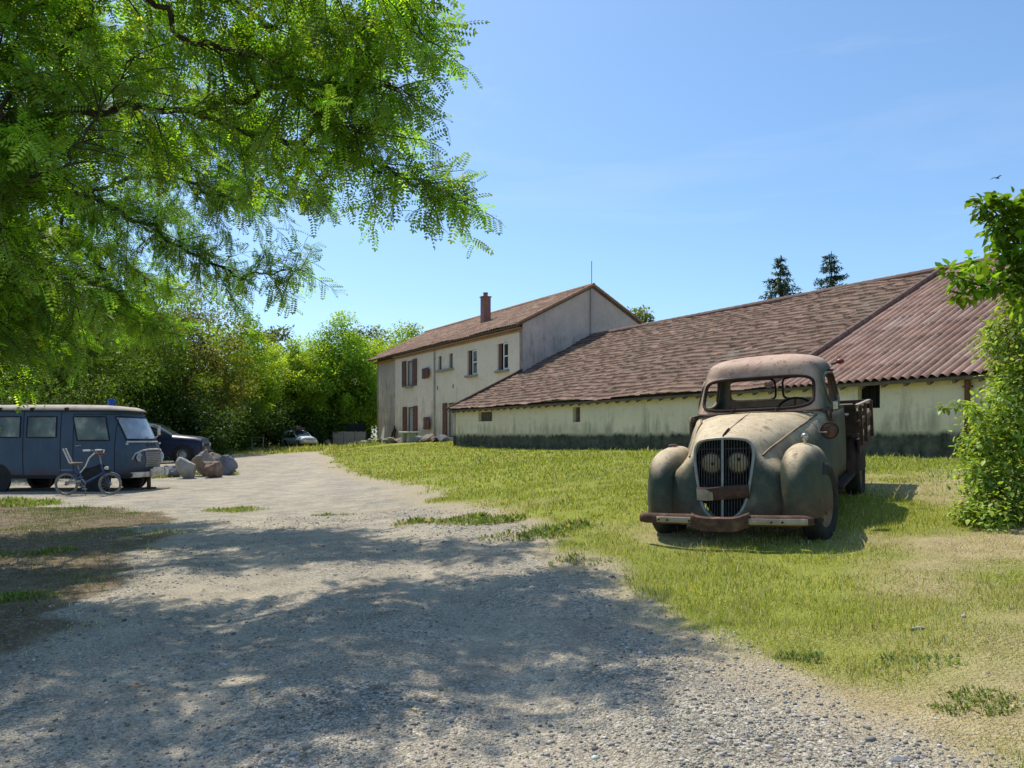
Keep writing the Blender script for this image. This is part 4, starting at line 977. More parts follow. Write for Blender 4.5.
for x in np.linspace(-.90, .90, 17): yb = -2.27 + .16 * abs(x / .9)**3; g.append([(x, yb + .05, .50), (x, yb, .505), (x, yb - .012, .45), (x, yb, .385), (x, yb + .05, .38)])
mb.grid(g); b = obj('bumper', mb, VM['white'], van, 50); m = b.modifiers.new('t', 'SOLIDIFY'); m.thickness = .015
mb = MB()
for x in (-.36, .36): mb.box((x, -2.30, .47), (.07, .05, .20))
mb.box((0, -2.285, .55), (.52, .02, .11)); obj('overrider', mb, VM['white'], b, bevel=.015)
mb = MB(); mb.tube([(.84, -1.72, 1.25), (1.0, -1.80, 1.36)], .010, 6); mb.box((1.02, -1.81, 1.50), (.13, .03, .24)); obj('mirror', mb, VM['white'], van, bevel=.01)
mb = MB(); mb.tube([(.1, -2.0, .40), (.1, -2.0, .06)], .05, 8); mb.box((.1, -2.0, .07), (.30, .22, .05)); obj('jockey_stand', mb, T['rust'], van)

# ---- two further cars by arch lofts
def car(name, label, cat, loc, rz, paint, body, glass, wheels, r=.33, w_=.8, extra=None, glass_in=.10):
    t = thing(name, label, cat, loc, rz)
    rg = []
    for y, wd, zt, p, zb_ in body: rg.append([(x, y, z) for x, z in (arch(k / 40, wd, zt, p, zb_) for k in range(41))])
    mb = MB(); mb.grid(rg); mb.f.append(tuple(range(41))); mb.f.append(tuple(range(len(rg) * 41 - 1, (len(rg) - 1) * 41 - 1, -1))); obj('body', mb, paint, t, 50)
    rg = []
    for y, wd, zt, p, zb_ in glass: rg.append([(x, y, z) for x, z in (arch(k / 40, wd, zt, p, zb_) for k in range(41))])
    mb = MB(); mb.grid(rg); mb.f.append(tuple(range(41))); mb.f.append(tuple(range(len(rg) * 41 - 1, (len(rg) - 1) * 41 - 1, -1))); obj('window_glass', mb, VM['glass'], t, 50)
    # roof skin over the top and pillars
    top = [g for g in glass if g[2] > max(q[2] for q in glass) - .08]
    g = [[(x * 1.012, y, z + .012) for x, z in (arch(k / 60, wd, zt, p, zb_) for k in range(13, 48))] for y, wd, zt, p, zb_ in top]
    mb = MB(); mb.grid(g); obj('roof', mb, paint, t, 60)
    for sx in (-1, 1):
        def sp(y, frac):
            vals = [float(np.interp(y, [q[0] for q in glass], [q[k] for q in glass])) for k in (1, 2, 3, 4)]
            x, z = arch(frac, *vals); return (-sx * x * 1.012, y, z + .004)
        y0, y1 = glass[0][0], glass[-1][0]; ta, tb = top[0][0], top[-1][0]
        for pth in ([sp(y0 + (ta - y0) * q, .06 + .16 * q) for q in (0, .25, .5, .75, 1)], [sp(y1 + (tb - y1) * q, .06 + .16 * q) for q in (0, .5, 1)]):
            mb = MB(); mb.tube(pth, .04, 6); obj('pillar', mb, paint, t, 60)
        ym = ta + (tb - ta) * .38
        mb = MB(); mb.tube([sp(ym, q) for q in (.03, .10, .16, .22)], .035, 6); obj('pillar', mb, paint, t, 60)
        for y in wheels:
            ws_ = float(np.interp(y, [q[0] for q in body], [q[1] for q in body]))
            mb = MB(); e = sx * .010
            mb.lathe([(0, 0), (r * 1.18, 0), (r * 1.22, e), (0, e * 1.1)], (sx * (ws_ + .001), y, r * 1.02), 'x', 28); obj('dark_wheel_well_disc', mb, VM['black'], t, 50)  # black disc on the body side paints the wheel well's shade
            road_wheel(t, sx * (ws_ - .05), y, r, .2, sx)
        mb = MB(); f = body[0]; mb.ball((sx * f[1] * .78, f[0] - .01, f[2] * .86), (.11, .04, .08), 12, 7); obj('headlamp', mb, VM['screen'], t, 60)
    f = body[0]; mb = MB(); mb.box((0, f[0] - .06, .50), (f[1] * 2.05, .14, .16)); obj('bumper', mb, extra or VM['black'], t, bevel=.03)
    mb = MB(); mb.box((0, f[0] - .012, f[2] * .84), (f[1] * .9, .03, .13)); obj('grille', mb, VM['black'], t, bevel=.01)
    return t
suvx, suvy = -16.1, 33.6
suv = car('off_road_car', 'dark navy blue four-wheel-drive car parked behind the old blue van', 'car', (suvx, suvy, gh(suvx, suvy)), R(99), VM['navy'],
    [(-2.2, .80, .98, 5, .42), (-2.15, .86, 1.12, 5, .38), (-1.9, .90, 1.20, 5, .36), (-1.3, .92, 1.26, 5, .36), (-.65, .92, 1.32, 5, .36), (.5, .92, 1.30, 5, .36), (1.9, .92, 1.28, 5, .36), (2.2, .90, 1.2, 5, .4), (2.25, .86, 1.1, 5, .45)],
    [(-.92, .80, 1.30, 5, 1.1), (-.7, .82, 1.45, 5, 1.1), (-.2, .82, 1.76, 5, 1.1), (.2, .82, 1.84, 5, 1.1), (1.0, .82, 1.87, 5, 1.1), (1.95, .82, 1.82, 5, 1.1), (2.12, .82, 1.5, 5, 1.1)], (-1.42, 1.38), .38)
cx_, cy_ = -17.4, 61.0
wag = car('estate_car', 'small pale blue old estate car loaded with junk by the far trees', 'car', (cx_, cy_, gh(cx_, cy_)), R(42), VM['pale'],
    [(-1.80, .60, .70, 4, .34), (-1.75, .68, .82, 4, .30), (-1.4, .71, .90, 4, .28), (-.75, .73, .95, 4, .28), (.5, .74, .95, 4, .28), (1.6, .73, .95, 4, .28), (1.8, .70, .90, 4, .32)],
    [(-.80, .64, .93, 4, .8), (-.6, .65, 1.08, 4, .8), (-.25, .66, 1.34, 4, .8), (.1, .66, 1.41, 4, .8), (.9, .66, 1.42, 4, .8), (1.5, .66, 1.38, 4, .8), (1.75, .65, 1.0, 4, .8)], (-1.15, 1.15), .29, extra=VM['white'])

# ---- folding bicycle leaning in front of the van
bxp, byp = -9.27, 16.3
bike = thing('folding_bicycle', 'small-wheeled folding bicycle with high white handlebar grips beside the blue van', 'bicycle', (bxp, byp, gh(bxp, byp) - .01), R(4))
BM = {'blue': mottled('blue_bike_frame', (.03, .06, .16), (.06, .10, .22), 9, .5, .1), 'steel': mottled('dull_bike_steel', (.16, .16, .16), (.34, .335, .32), 20, .45, .1, metal=.5),
      'tyre': mottled('pale_bike_tyre', (.16, .15, .125), (.28, .26, .215), 9, .85, .1), 'grip': mottled('cream_grip', (.55, .50, .42), (.68, .64, .56), 9, .7, .1), 'red': mottled('dark_red_plastic', (.10, .02, .025), (.17, .035, .04), 9, .6, .1), 'saddle': mottled('brown_saddle', (.09, .06, .045), (.15, .11, .085), 9, .7, .1)}
wb = .46; rw = .25
def circ(c, r, n=28): return [(c[0] + r * math.cos(2 * PI * k / n), c[1], c[2] + r * math.sin(2 * PI * k / n)) for k in range(n)]
for x in (-wb, wb):
    mb = MB(); mb.tube(circ((0, 0, 0), rw - .02), .021, 8, closed=True); wl = obj('wheel', mb, BM['tyre'], bike, 60); wl.location = (x, 0, rw)
    mb = MB(); mb.tube(circ((0, 0, 0), rw - .047), .010, 6, closed=True); obj('rim', mb, BM['steel'], wl, 60)
    mb = MB()
    for k in range(14): a = PI * 2 * k / 14; mb.tube([(.02 * math.cos(a + .6), .012 * (-1)**k, .02 * math.sin(a + .6)), ((rw - .05) * math.cos(a), 0, (rw - .05) * math.sin(a))], .0022, 4)
    mb.lathe([(.022, -.04), (.022, .04)], (0, 0, 0), 'y', 10); obj('spokes', mb, BM['steel'], wl)
    mb = MB(); g = [[((rw + .012) * math.cos(a), q, (rw + .012) * math.sin(a)) for q in (-.028, 0, .028)] for a in np.linspace(.35 if x < 0 else .6, 2.5 if x < 0 else 2.2, 14)]
    mb.grid(g); f = obj('mudguard', mb, BM['blue'], wl, 60); m = f.modifiers.new('t', 'SOLIDIFY'); m.thickness = .004
mb = MB()
mb.tube([(wb - .17, 0, .62), (wb - .14, 0, .50), (-.02, 0, .30), (-.12, 0, .27)], .021, 8); mb.tube([(-.12, 0, .27), (-.19, 0, .56)], .018, 8)
for sy in (-1, 1):
    mb.tube([(-.12, sy * .03, .27), (-wb, sy * .055, rw)], .010, 6); mb.tube([(-.18, sy * .02, .52), (-wb, sy * .055, rw)], .008, 6)
obj('frame', mb, BM['blue'], bike, 60)
mb = MB(); mb.tube([(wb - .185, 0, .68), (wb - .11, 0, .46)], .018, 8)
for sy in (-1, 1): mb.tube([(wb - .12, sy * .04, .47), (wb - .10, sy * .05, .40), (wb, sy * .05, rw)], .011, 6)
obj('fork', mb, BM['blue'], bike, 60)
mb = MB(); mb.tube([(wb - .18, 0, .66), (wb - .22, 0, .88)], .015, 8)
hb = mb
for sy in (-1, 1): mb.tube([(wb - .22, 0, .86), (wb - .20, sy * .10, .90), (wb - .22, sy * .22, .985), (wb - .33, sy * .26, .99)], .012, 6)
o = obj('handlebar', mb, BM['steel'], bike, 60)
for sy in (-1, 1):
    mb = MB(); mb.tube([(wb - .30, sy * .258, .99), (wb - .44, sy * .27, .985)], .019, 8); obj('grip', mb, BM['grip'], o, 60)
mb = MB(); mb.box((wb - .20, 0, .91), (.12, .24, .04), (0, -.1, 0)); obj('bar_bag', mb, BM['red'], bike, bevel=.015)
mb = MB(); mb.tube([(wb - .30, -.05, .93), (wb - .42, -.05, .82), (wb - .50, -.04, .64), (wb - .62, -.03, .50)], .013, 6); obj('cable_hose', mb, BM['grip'], bike, 60)
mb = MB(); mb.tube([(-.19, 0, .54), (-.225, 0, .68)], .013, 8); obj('seat_post', mb, BM['steel'], bike, 60)
g = []
for q, wd in ((-.15, .075), (-.12, .10), (-.05, .095), (.02, .055), (.09, .028), (.13, .02)): g.append([(-.24 + q, wd * math.cos(a), .70 + .03 * math.sin(a)) for a in np.linspace(0, 2 * PI, 13)[:-1]])
mb = MB(); mb.grid(g, cv=True); mb.f += [tuple(range(12)), tuple(range(len(mb.v) - 1, len(mb.v) - 13, -1))]; obj('saddle', mb, BM['saddle'], bike, 60)
mb = MB(); mb.tube([(-.36, -.06, .70), (-.44, -.06, .88), (-.50, -.06, 1.02), (-.50, .06, 1.02), (-.44, .06, .88), (-.36, .06, .70)], .015, 6); obj('backrest_bar', mb, BM['grip'], bike, 60)
mb = MB(); mb.lathe([(.085, -.005), (.09, 0), (.085, .005), (.06, .005), (.06, -.005)], (-.12, -.05, .27), 'y', 24); mb.tube([(-.12, -.07, .27), (-.02, -.08, .15)], .009, 6); mb.tube([(-.12, .07, .27), (-.22, .08, .39)], .009, 6); mb.box((-.02, -.12, .15), (.07, .08, .02)); mb.box((-.22, .12, .39), (.07, .08, .02))
obj('crank', mb, BM['steel'], bike, 50)
mb = MB(); mb.bar((-.13, -.055, .315), (-wb, -.055, rw + .04), .012, .05); obj('chain_guard', mb, BM['steel'], bike)
mb = MB(); mb.box((-wb + .02, 0, .555), (.30, .11, .012)); obj('rack', mb, BM['blue'], bike)
for sy in (-1, 1): pass
mb = MB(); mb.lathe([(0, -.03), (.035, -.02), (.04, .02), (.02, .06), (0, .065)], (0, 0, 0), 'x', 14); o = obj('headlight', mb, BM['grip'], bike, 50); o.location = (wb - .06, 0, .60); o.rotation_euler = (0, 0, PI)
mb = MB(); mb.tube([(-.10, .04, .26), (-.13, .16, .01)], .008, 6); obj('kickstand', mb, BM['steel'], bike)
# ------------------------------------------------------------------ vegetation
LM = {'robinia': leafmat('locust_leaves', .56, .04, (1.9, 1.9, .5)), 'tree': leafmat('broad_leaves', .48, .015), 'bush': leafmat('hedge_leaves', .42, .02), 'grass': leafmat('grass_blades', .4, .03, (1.2, 1.15, .7)), 'conifer': leafmat('conifer_needles', .15, .03)}
BARK = mottled('grey_brown_bark', (.035, .027, .02), (.10, .08, .06), 14, .95, .6)
def onb(d):
    """orthonormal frames for directions d (n,3)"""
    d = d / np.linalg.norm(d, axis=1, keepdims=True)
    up = np.where(np.abs(d[:, 2:3]) > .95, np.array([[1., 0, 0]]), np.array([[0, 0, 1.]]))
    x = np.cross(d, up); x /= np.linalg.norm(x, axis=1, keepdims=True); z = np.cross(x, d)
    return x, d, z
def unit(r, n): v = r.normal(size=(n, 3)); return v / np.linalg.norm(v, axis=1, keepdims=True)
def stamp(tv, tf, pos, X_, Y_, Z_, scale):
    """copies of a small template as one big vertex array"""
    n = len(pos); k = len(tv)
    V_ = (pos[:, None, :] + scale[:, None, None] * (tv[None, :, 0:1] * X_[:, None, :] + tv[None, :, 1:2] * Y_[:, None, :] + tv[None, :, 2:3] * Z_[:, None, :]))
    F_ = (tf[None] + (np.arange(n) * k)[:, None, None])
    return V_.reshape(-1, 3), F_.reshape(-1, tf.shape[1])
LEAF4 = (np.array([(0, 0, 0), (-.36, .45, .10), (0, 1, -.06), (.36, .45, .10)]), np.array([(0, 3, 2, 1)]))
LEAF6 = (np.array([(0, 0, 0), (-.30, .28, .07), (-.26, .68, .05), (0, 1, -.10), (.26, .68, .05), (.30, .28, .07), (0, .5, -.02)]), np.array([(0, 6, 2, 1), (6, 3, 2, 6), (0, 5, 4, 6), (6, 4, 3, 6)]))
LEAF6 = (np.array([(0, 0, 0), (-.30, .25, .06), (-.28, .65, .04), (0, 1, -.10), (0, .5, -.03), (.30, .25, .06), (.28, .65, .04)]), np.array([(0, 4, 2, 1), (4, 3, 2, 2), (0, 5, 6, 4), (4, 6, 3, 3)]))
LEAF6 = (np.array([(0, 0, 0), (-.30, .30, .07), (-.20, .72, .04), (0, 1, -.10), (0, .45, -.03), (.30, .30, .07), (.20, .72, .04)]), np.array([(0, 4, 2, 1), (0, 5, 6, 4), (4, 6, 3, 2)]))
def pinnate(n=7):
    vs, fs = [], []
    for i in range(n):
        t = .16 + .80 * i / (n - 1); s = .25 * (1 - .35 * abs(t - .55))
        dz = -.22 * t * t
        for sg in (-1, 1):
            o = len(vs); b = np.array((0, t, dz)); d = np.array((sg * .93, .32, -.22)); d /= np.linalg.norm(d); wv = np.array((.3 * sg, -.93, 0.1)) * .44
            vs += [b, b + d * s * .45 + wv * s * .9 * .5, b + d * s, b + d * s * .5 - wv * s * .5]
            fs.append((o, o + 1, o + 2, o + 3) if sg < 0 else (o, o + 3, o + 2, o + 1))
    o = len(vs); b = np.array((0, .96, -.21)); s = .18
    vs += [b, b + np.array((-.07, .45 * s, -.03)), b + np.array((0, s, -.09)), b + np.array((.07, .45 * s, -.03))]; fs.append((o, o + 3, o + 2, o + 1))
    return np.array(vs), np.array(fs)
PIN = pinnate()
def tints(r, n, k, base, var, clump=None):
    base = np.asarray(base); t = base[None] * np.exp(r.normal(0, var, (n, 1))) * (1 + r.normal(0, .07, (n, 3)))
    if clump is not None: t = t * clump[:, None]
    return np.repeat(np.clip(t, .004, .8), k, axis=0)
def smooth_path(pts, n=12):
    pts = np.array(pts, float); k = len(pts); t = np.linspace(0, k - 1, n * (k - 1) + 1); out = []
    for q in t:
        i = min(int(q), k - 2); f = q - i
        p0, p1, p2, p3 = pts[max(i - 1, 0)], pts[i], pts[i + 1], pts[min(i + 2, k - 1)]
        out.append(.5 * ((2 * p1) + (p2 - p0) * f + (2 * p0 - 5 * p1 + 4 * p2 - p3) * f * f + (3 * p1 - p0 - 3 * p2 + p3) * f**3))
    return np.array(out)

# ---- the overhanging locust tree
def locust():
    r = np.random.default_rng(21)
    tx, ty = -6.9, 8.4; tz = gh(tx, ty)
    root = thing('locust_tree', 'leafy locust tree overhanging the gravel track from the left', 'tree', (tx, ty, tz))
    base = np.array((tx, ty, tz))
    tr = [(tx, ty, tz - .1), (tx + .1, ty, tz + 1.2), (tx + .05, ty - .15, tz + 2.4), (tx + .3, ty - .3, tz + 3.6), (tx + .6, ty - .4, tz + 5.4), (tx + .8, ty - .3, tz + 7.2)]
    tp = smooth_path(tr, 6)
    mb = MB(); mb.tube(tp - base, list(np.linspace(.24, .09, len(tp)) * (1 + .08 * np.sin(np.arange(len(tp))))), 12); trunk = obj('trunk', mb, BARK, root, 60)
    c0, c1, c2 = tr[2], tr[3], tr[4]
    B = [  # main boughs, depths set for their shadows; last three unseen, added for track shade
        [c1, P(-30, 150, 6.7), P(90, 108, 6.5), P(200, 118, 6.7), P(300, 145, 6.9), P(375, 166, 6.9), P(415, 182, 6.9), P(452, 192, 6.9)],
        [c2, P(30, 5, 6.6), P(170, -10, 6.5), P(270, 20, 6.5), P(340, 38, 6.4), P(385, 22, 6.4), P(425, 32, 6.4)],
        [c1, P(-10, 180, 9.6), P(80, 195, 10.2), P(150, 228, 10.5), P(205, 262, 10.5), P(250, 276, 10.2), P(300, 270, 10.0)],
        [c0, P(0, 255, 10.2), P(60, 270, 10.8), P(105, 290, 11.2), P(140, 315, 11.5), P(165, 335, 11.6)],
        [P(200, 118, 6.7), P(270, 82, 6.6), P(335, 85, 6.3), P(375, 84, 6.2), P(392, 88, 6.2)],
        [c2, P(-10, -60, 6.4), P(120, -70, 5.9), P(230, -50, 5.6), P(330, -25, 5.6), P(415, -5, 5.7)],
        [c0, P(-30, 300, 9.0), P(20, 318, 9.6), P(45, 342, 9.8)],
        [c1, P(-40, 80, 10.8), P(60, 60, 11.4), P(150, 70, 11.4), P(220, 110, 10.8), P(265, 150, 10.4)],
        [P(80, 195, 10.2), P(160, 175, 9.6), P(215, 195, 9.5), P(265, 195, 9.3), P(310, 185, 9.0)],
        [c1, P(-60, 210, 6.6), P(0, 200, 6.2), P(70, 150, 6.0), P(130, 60, 5.8)],
        [P(120, -70, 5.9), P(180, 30, 6.2), P(260, 60, 6.3), P(320, 118, 6.4), P(365, 135, 6.5)],
        [P(80, 195, 10.2), P(60, 240, 10.6), P(85, 275, 11.0), P(110, 310, 11.2)],
        [P(300, 145, 6.9), P(335, 110, 7.0), P(365, 105, 7.0), P(380, 125, 7.0)],
        [c2, P(30, 0, 9.0), P(110, 40, 9.6), P(210, 40, 9.8), P(300, 70, 9.6), P(370, 60, 9.2)],
        [P(0, 255, 10.2), P(50, 215, 10.8), P(120, 200, 11.4), P(180, 225, 11.6)],
        [c0, P(-20, 220, 10.5), P(60, 240, 11.4), P(120, 262, 11.8), P(165, 290, 12.0)],
        [c0, P(-50, 280, 7.2), P(-20, 310, 7.0), P(0, 340, 7.0)],
        [c1, P(-40, 130, 7.0), P(10, 120, 6.6), P(60, 60, 6.4), P(90, 10, 6.4)],
        [c0, P(-30, 250, 7.4), P(20, 260, 7.2), P(55, 278, 7.4), P(75, 305, 7.6)],
        [P(-10, 180, 9.6), P(40, 150, 10.2), P(110, 140, 10.8), P(180, 160, 11.0), P(240, 190, 10.6)],
        [P(30, 0, 9.0), P(60, 90, 10.2), P(120, 110, 10.8), P(190, 130, 10.6), P(250, 120, 10.2)],
        [c0, P(-70, 330, 7.0), P(-25, 260, 6.5), P(-5, 180, 6.2), P(0, 80, 6.2), P(-10, -10, 6.0)],
        [c0, P(-60, 380, 7.6), P(-25, 350, 7.4), P(5, 330, 7.4), P(15, 300, 7.4)],
        [c2, (-5.0, 5.9, 5.2), (-4.0, 5.4, 5.4), (-3.1, 5.2, 5.4), (-2.4, 5.2, 5.2)],
        [c2, (-5.0, 6.0, tz + 6.6), (-3.6, 4.9, tz + 6.9), (-2.2, 4.6, tz + 6.6)],
        [c2, (-5.2, 5.0, tz + 5.2), (-4.2, 3.9, tz + 5.4), (-3.0, 3.6, tz + 5.3)],
    ]
    dens = [1.25, 1.25, 1.1, 1.1, 1.2, 1.2, .9, 1.0, 1.0, .9, 1.0, .9, .9, 1.0, 1.0, 1.0]
    pos, dirs, scl, shade = [], [], [], []
    limbs = MB(); twigs = MB()
    for bi, b in enumerate(B):
        p = smooth_path(b, 14); n = len(p); rad = (np.linspace(1, .18, n) * (.042 if len(b) > 5 else .028)) * (1 + .12 * np.sin(np.arange(n) * 1.7)); p = p + np.stack([fbm(np.arange(n) * .35 + bi * 9 + q_ * 31, np.zeros(n) + bi, 3) * .10 for q_ in range(3)], -1) * np.clip(np.arange(n) / 8, 0, 1)[:, None]
        mb = MB(); mb.tube(p - base, list(rad), 7); obj('bough', mb, BARK, root, 60)
        seg = np.linalg.norm(np.diff(p, axis=0), axis=1); L_ = seg.sum(); cum = np.concatenate([[0], np.cumsum(seg)])
        nt = int(L_ * (14.5 if bi in (0, 1, 4, 5, 9, 10, 12, 16, 17, 18, 23, 24) else 21) * (dens[bi] if bi < len(dens) else 1.0)); start = .22
        for k in range(nt):
            q = L_ * (start + (1 - start) * (k + r.random()) / nt); i = min(np.searchsorted(cum, q), n - 1)
            cn = float(vnoise(np.array([q * 1.5 + bi * 7.7]), np.array([bi * 3.1]))[0]) + .5
            if r.random() > .35 + 1.15 * cn: continue
            o = p[i]; t = p[min(i + 1, n - 1)] - p[max(i - 1, 0)]; t /= np.linalg.norm(t)
            side = unit(r, 1)[0]; side -= t * side.dot(t); side[2] = side[2] * .65 + .02; side /= np.linalg.norm(side)
            tl = (.30 + .65 * r.random()) * (1.0 - .45 * q / L_) + .12
            d = t * (.45 + .5 * r.random()) + side * .9; d /= np.linalg.norm(d)
            m_ = 5; tp_ = [o + d * tl * s + np.array((0, 0, -.13 * tl * s * s)) + r.normal(0, .012, 3) * s for s in np.linspace(0, 1, m_)]
            twigs.tube(np.array(tp_) - base, list(np.linspace(.0075, .0025, m_)), 4, caps=False)
            nl = int(8 + tl * 17); br = math.exp(r.normal(0, .38)); tl *= .85
            for s in np.linspace(.15, 1, nl):
                f = s * (m_ - 1); j = min(int(f), m_ - 2); a = tp_[j] + (tp_[j + 1] - tp_[j]) * (f - j)
                td = tp_[j + 1] - tp_[j]; td /= np.linalg.norm(td)
                sd_ = unit(r, 1)[0]; sd_ -= td * sd_.dot(td); sd_ /= np.linalg.norm(sd_)
                dd_ = td * .55 + sd_ * .85 + np.array((0, 0, -.20)); pos.append(a); dirs.append(dd_); scl.append(.115 + .12 * r.random()); shade.append(br)
    pos = np.array(pos); dirs = np.array(dirs); scl = np.array(scl); shade = np.array(shade)
    x, y, z = onb(dirs); roll = r.normal(0, .5, len(pos))[:, None]; x2 = x * np.cos(roll) + z * np.sin(roll); z2 = -x * np.sin(roll) + z * np.cos(roll)
    V_, F_ = stamp(PIN[0], PIN[1], pos - base, x2, y, z2, scl)
    tn = tints(r, len(pos), len(PIN[0]), (.155, .255, .032), .30, shade)
    np_mesh('crown', V_, F_, LM['robinia'], root, tn)
    obj('twigs', twigs, BARK, root, 60)
    print('locust leaves', len(pos))
locust()

# ---- generic broadleaf tree
def tree(name, label, x, y, H, Rc, zc=.58, base=(.06, .12, .02), var=.25, nc=70, nl=130, leaf=.2, seed=0, group=None, squash=.75, mat='tree', trunk=True, sky=.0, low=False, cat='tree', cl=.30, sink=.1):
    r = np.random.default_rng(seed); g0 = gh(x, y) if abs(x) < 180 else -.5 + EYE
    root = thing(name, label, cat, (x, y, g0), 0, group)
    cz = H * zc; rz_ = H - cz
    c = unit(r, nc) * (r.random((nc, 1))**.42) * np.array((Rc, Rc, 1.0)); c[:, 2] *= np.where(c[:, 2] > 0, rz_, cz * (.95 if low else .72))
    c *= (1 + r.normal(0, .12, (nc, 1))); c[:, 2] += cz; c = c[c[:, 2] > .15 * H * (0 if low else 1)]
    nc = len(c); cr = Rc * cl * (.6 + .8 * r.random(nc)); cb = np.exp(r.normal(0, .22, nc))
    n = nc * nl; ci = np.repeat(np.arange(nc), nl); u_ = unit(r, n); rad = r.random(n)**.45
    off = u_ * rad[:, None] * cr[ci][:, None]; off[:, 2] *= squash
    pos = c[ci] + off; keep = pos[:, 2] > .05; pos = pos[keep]; ci = ci[keep]; u_ = u_[keep]; n = len(pos)
    d = u_ + unit(r, n) * .9 + np.array((0, 0, -.25)); X_, Y_, Z_ = onb(d)
    V_, F_ = stamp(LEAF4[0], LEAF4[1], pos, X_, Y_, Z_, leaf * (.6 + .8 * r.random(n)))
    np_mesh('crown', V_, F_, LM[mat], root, tints(r, n, 4, base, var * .7, cb[ci]))
    if trunk:
        mb = MB(); tp = smooth_path([(0, 0, -sink), (r.normal(0, .12), r.normal(0, .12), H * .25), (r.normal(0, .2), r.normal(0, .2), H * .55), (r.normal(0, .3), 0, H * .85)], 5)
        mb.tube(tp, list(np.linspace(.035 * H * .55 + .05, .03, len(tp))), 9)
        for k in r.choice(nc, min(14, nc), False):
            a = tp[int(len(tp) * min(.9, max(.25, c[k][2] / H * .75)))]; m_ = (a + c[k]) / 2 + np.array((0, 0, -.04 * H)); q = smooth_path([a, m_, c[k]], 4); mb.tube(q, list(np.linspace(.05 + .006 * H, .012, len(q))), 5)
        obj('trunk', mb, BARK, root, 60)
    return root
def at(px, d): return (px - 512) / F * d
# bright trees at the end of the track
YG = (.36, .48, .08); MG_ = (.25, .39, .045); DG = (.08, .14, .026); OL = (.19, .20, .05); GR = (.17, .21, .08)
tree('broadleaf_tree', 'bright yellow-green tree directly behind the small pale estate car', at(275, 66), 66, 9.6, 3.5, .5, YG, nc=100, nl=330, leaf=.21, seed=31)
tree('broadleaf_tree', 'tallest sunlit round tree between the estate car and the farmhouse', at(338, 70), 70, 11.2, 4.2, .52, (.27, .42, .06), nc=120, nl=340, leaf=.22, seed=32)
tree('broadleaf_tree', 'rounded yellow-green tree rising over the left end of the farmhouse roof', at(403, 82), 82, 13.6, 4.8, .55, YG, nc=100, nl=300, leaf=.26, seed=33)
tree('broadleaf_tree', 'thin grey-green tree top showing above the bright trees left of the house', at(262, 84), 84, 14.0, 4.0, .6, GR, nc=60, nl=120, leaf=.34, seed=34, cl=.24)
tree('broadleaf_tree', 'grey-green tree top far behind the round sunlit tree', at(368, 100), 100, 15.4, 5.5, .6, GR, nc=70, nl=120, leaf=.42, seed=35)
tree('broadleaf_tree', 'pale olive tree crown peeping over the junction of house and barn roofs', at(648, 78), 78, 14.6, 2.6, .7, (.16, .19, .08), nc=40, nl=110, leaf=.32, seed=36)
tree('broadleaf_tree', 'low tree filling the gap between the round tree and the house wing', at(362, 72), 72, 7.6, 3.0, .5, (.28, .38, .035), nc=70, nl=240, leaf=.22, seed=47)
tree('broadleaf_tree', 'bright tree between the yellow-green tree and the round tree', at(306, 76), 76, 10.8, 3.6, .52, (.31, .44, .065), nc=95, nl=300, leaf=.22, seed=48)
# mid trees above the parked vehicles
tree('broadleaf_tree', 'mid-green tree with feathery top at the right edge of the dark copse', at(232, 56), 56, 10.0, 3.6, .5, MG_, nc=95, nl=280, leaf=.19, seed=37)
tree('broadleaf_tree', 'olive brownish tree standing behind the navy car', at(185, 47), 47, 10.2, 3.8, .55, OL, nc=95, nl=260, leaf=.175, seed=38)
tree('broadleaf_tree', 'dark tree overhanging the back of the blue van', at(108, 40), 40, 10.0, 4.2, .55, (.12, .20, .03), nc=95, nl=260, leaf=.15, seed=39)
tree('broadleaf_tree', 'dark tree at the far left above the van roof', at(25, 29), 29, 9.6, 3.8, .52, (.11, .19, .028), nc=95, nl=260, leaf=.14, seed=40)
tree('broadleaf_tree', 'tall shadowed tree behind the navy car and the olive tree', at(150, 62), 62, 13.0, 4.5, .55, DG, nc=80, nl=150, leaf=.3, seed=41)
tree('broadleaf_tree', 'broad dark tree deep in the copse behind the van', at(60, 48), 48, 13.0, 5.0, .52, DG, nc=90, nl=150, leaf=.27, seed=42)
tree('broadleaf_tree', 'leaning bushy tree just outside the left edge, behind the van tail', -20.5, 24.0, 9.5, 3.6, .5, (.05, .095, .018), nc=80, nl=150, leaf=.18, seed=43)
# dark hedge under the trees
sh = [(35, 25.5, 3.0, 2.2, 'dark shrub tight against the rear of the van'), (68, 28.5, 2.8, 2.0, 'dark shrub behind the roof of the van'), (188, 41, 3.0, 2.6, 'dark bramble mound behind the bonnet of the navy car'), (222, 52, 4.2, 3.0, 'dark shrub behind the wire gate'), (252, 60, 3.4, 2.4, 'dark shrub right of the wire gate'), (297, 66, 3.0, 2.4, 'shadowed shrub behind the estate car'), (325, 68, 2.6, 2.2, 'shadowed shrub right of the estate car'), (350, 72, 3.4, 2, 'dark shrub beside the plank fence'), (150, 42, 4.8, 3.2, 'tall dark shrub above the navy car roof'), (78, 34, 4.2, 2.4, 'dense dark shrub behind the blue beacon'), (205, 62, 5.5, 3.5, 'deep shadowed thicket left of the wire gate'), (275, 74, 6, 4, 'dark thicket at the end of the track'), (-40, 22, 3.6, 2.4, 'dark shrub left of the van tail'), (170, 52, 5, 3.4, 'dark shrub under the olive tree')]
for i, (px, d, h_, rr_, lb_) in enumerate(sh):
    tree('shrub', lb_, at(px, d), d, h_, rr_, .45, (.05, .09, .02) if i % 3 else (.10, .16, .03), nc=55, nl=190, leaf=.0028 * d + .045, seed=60 + i, trunk=False, low=True, cat='shrub', cl=.36, mat='bush')

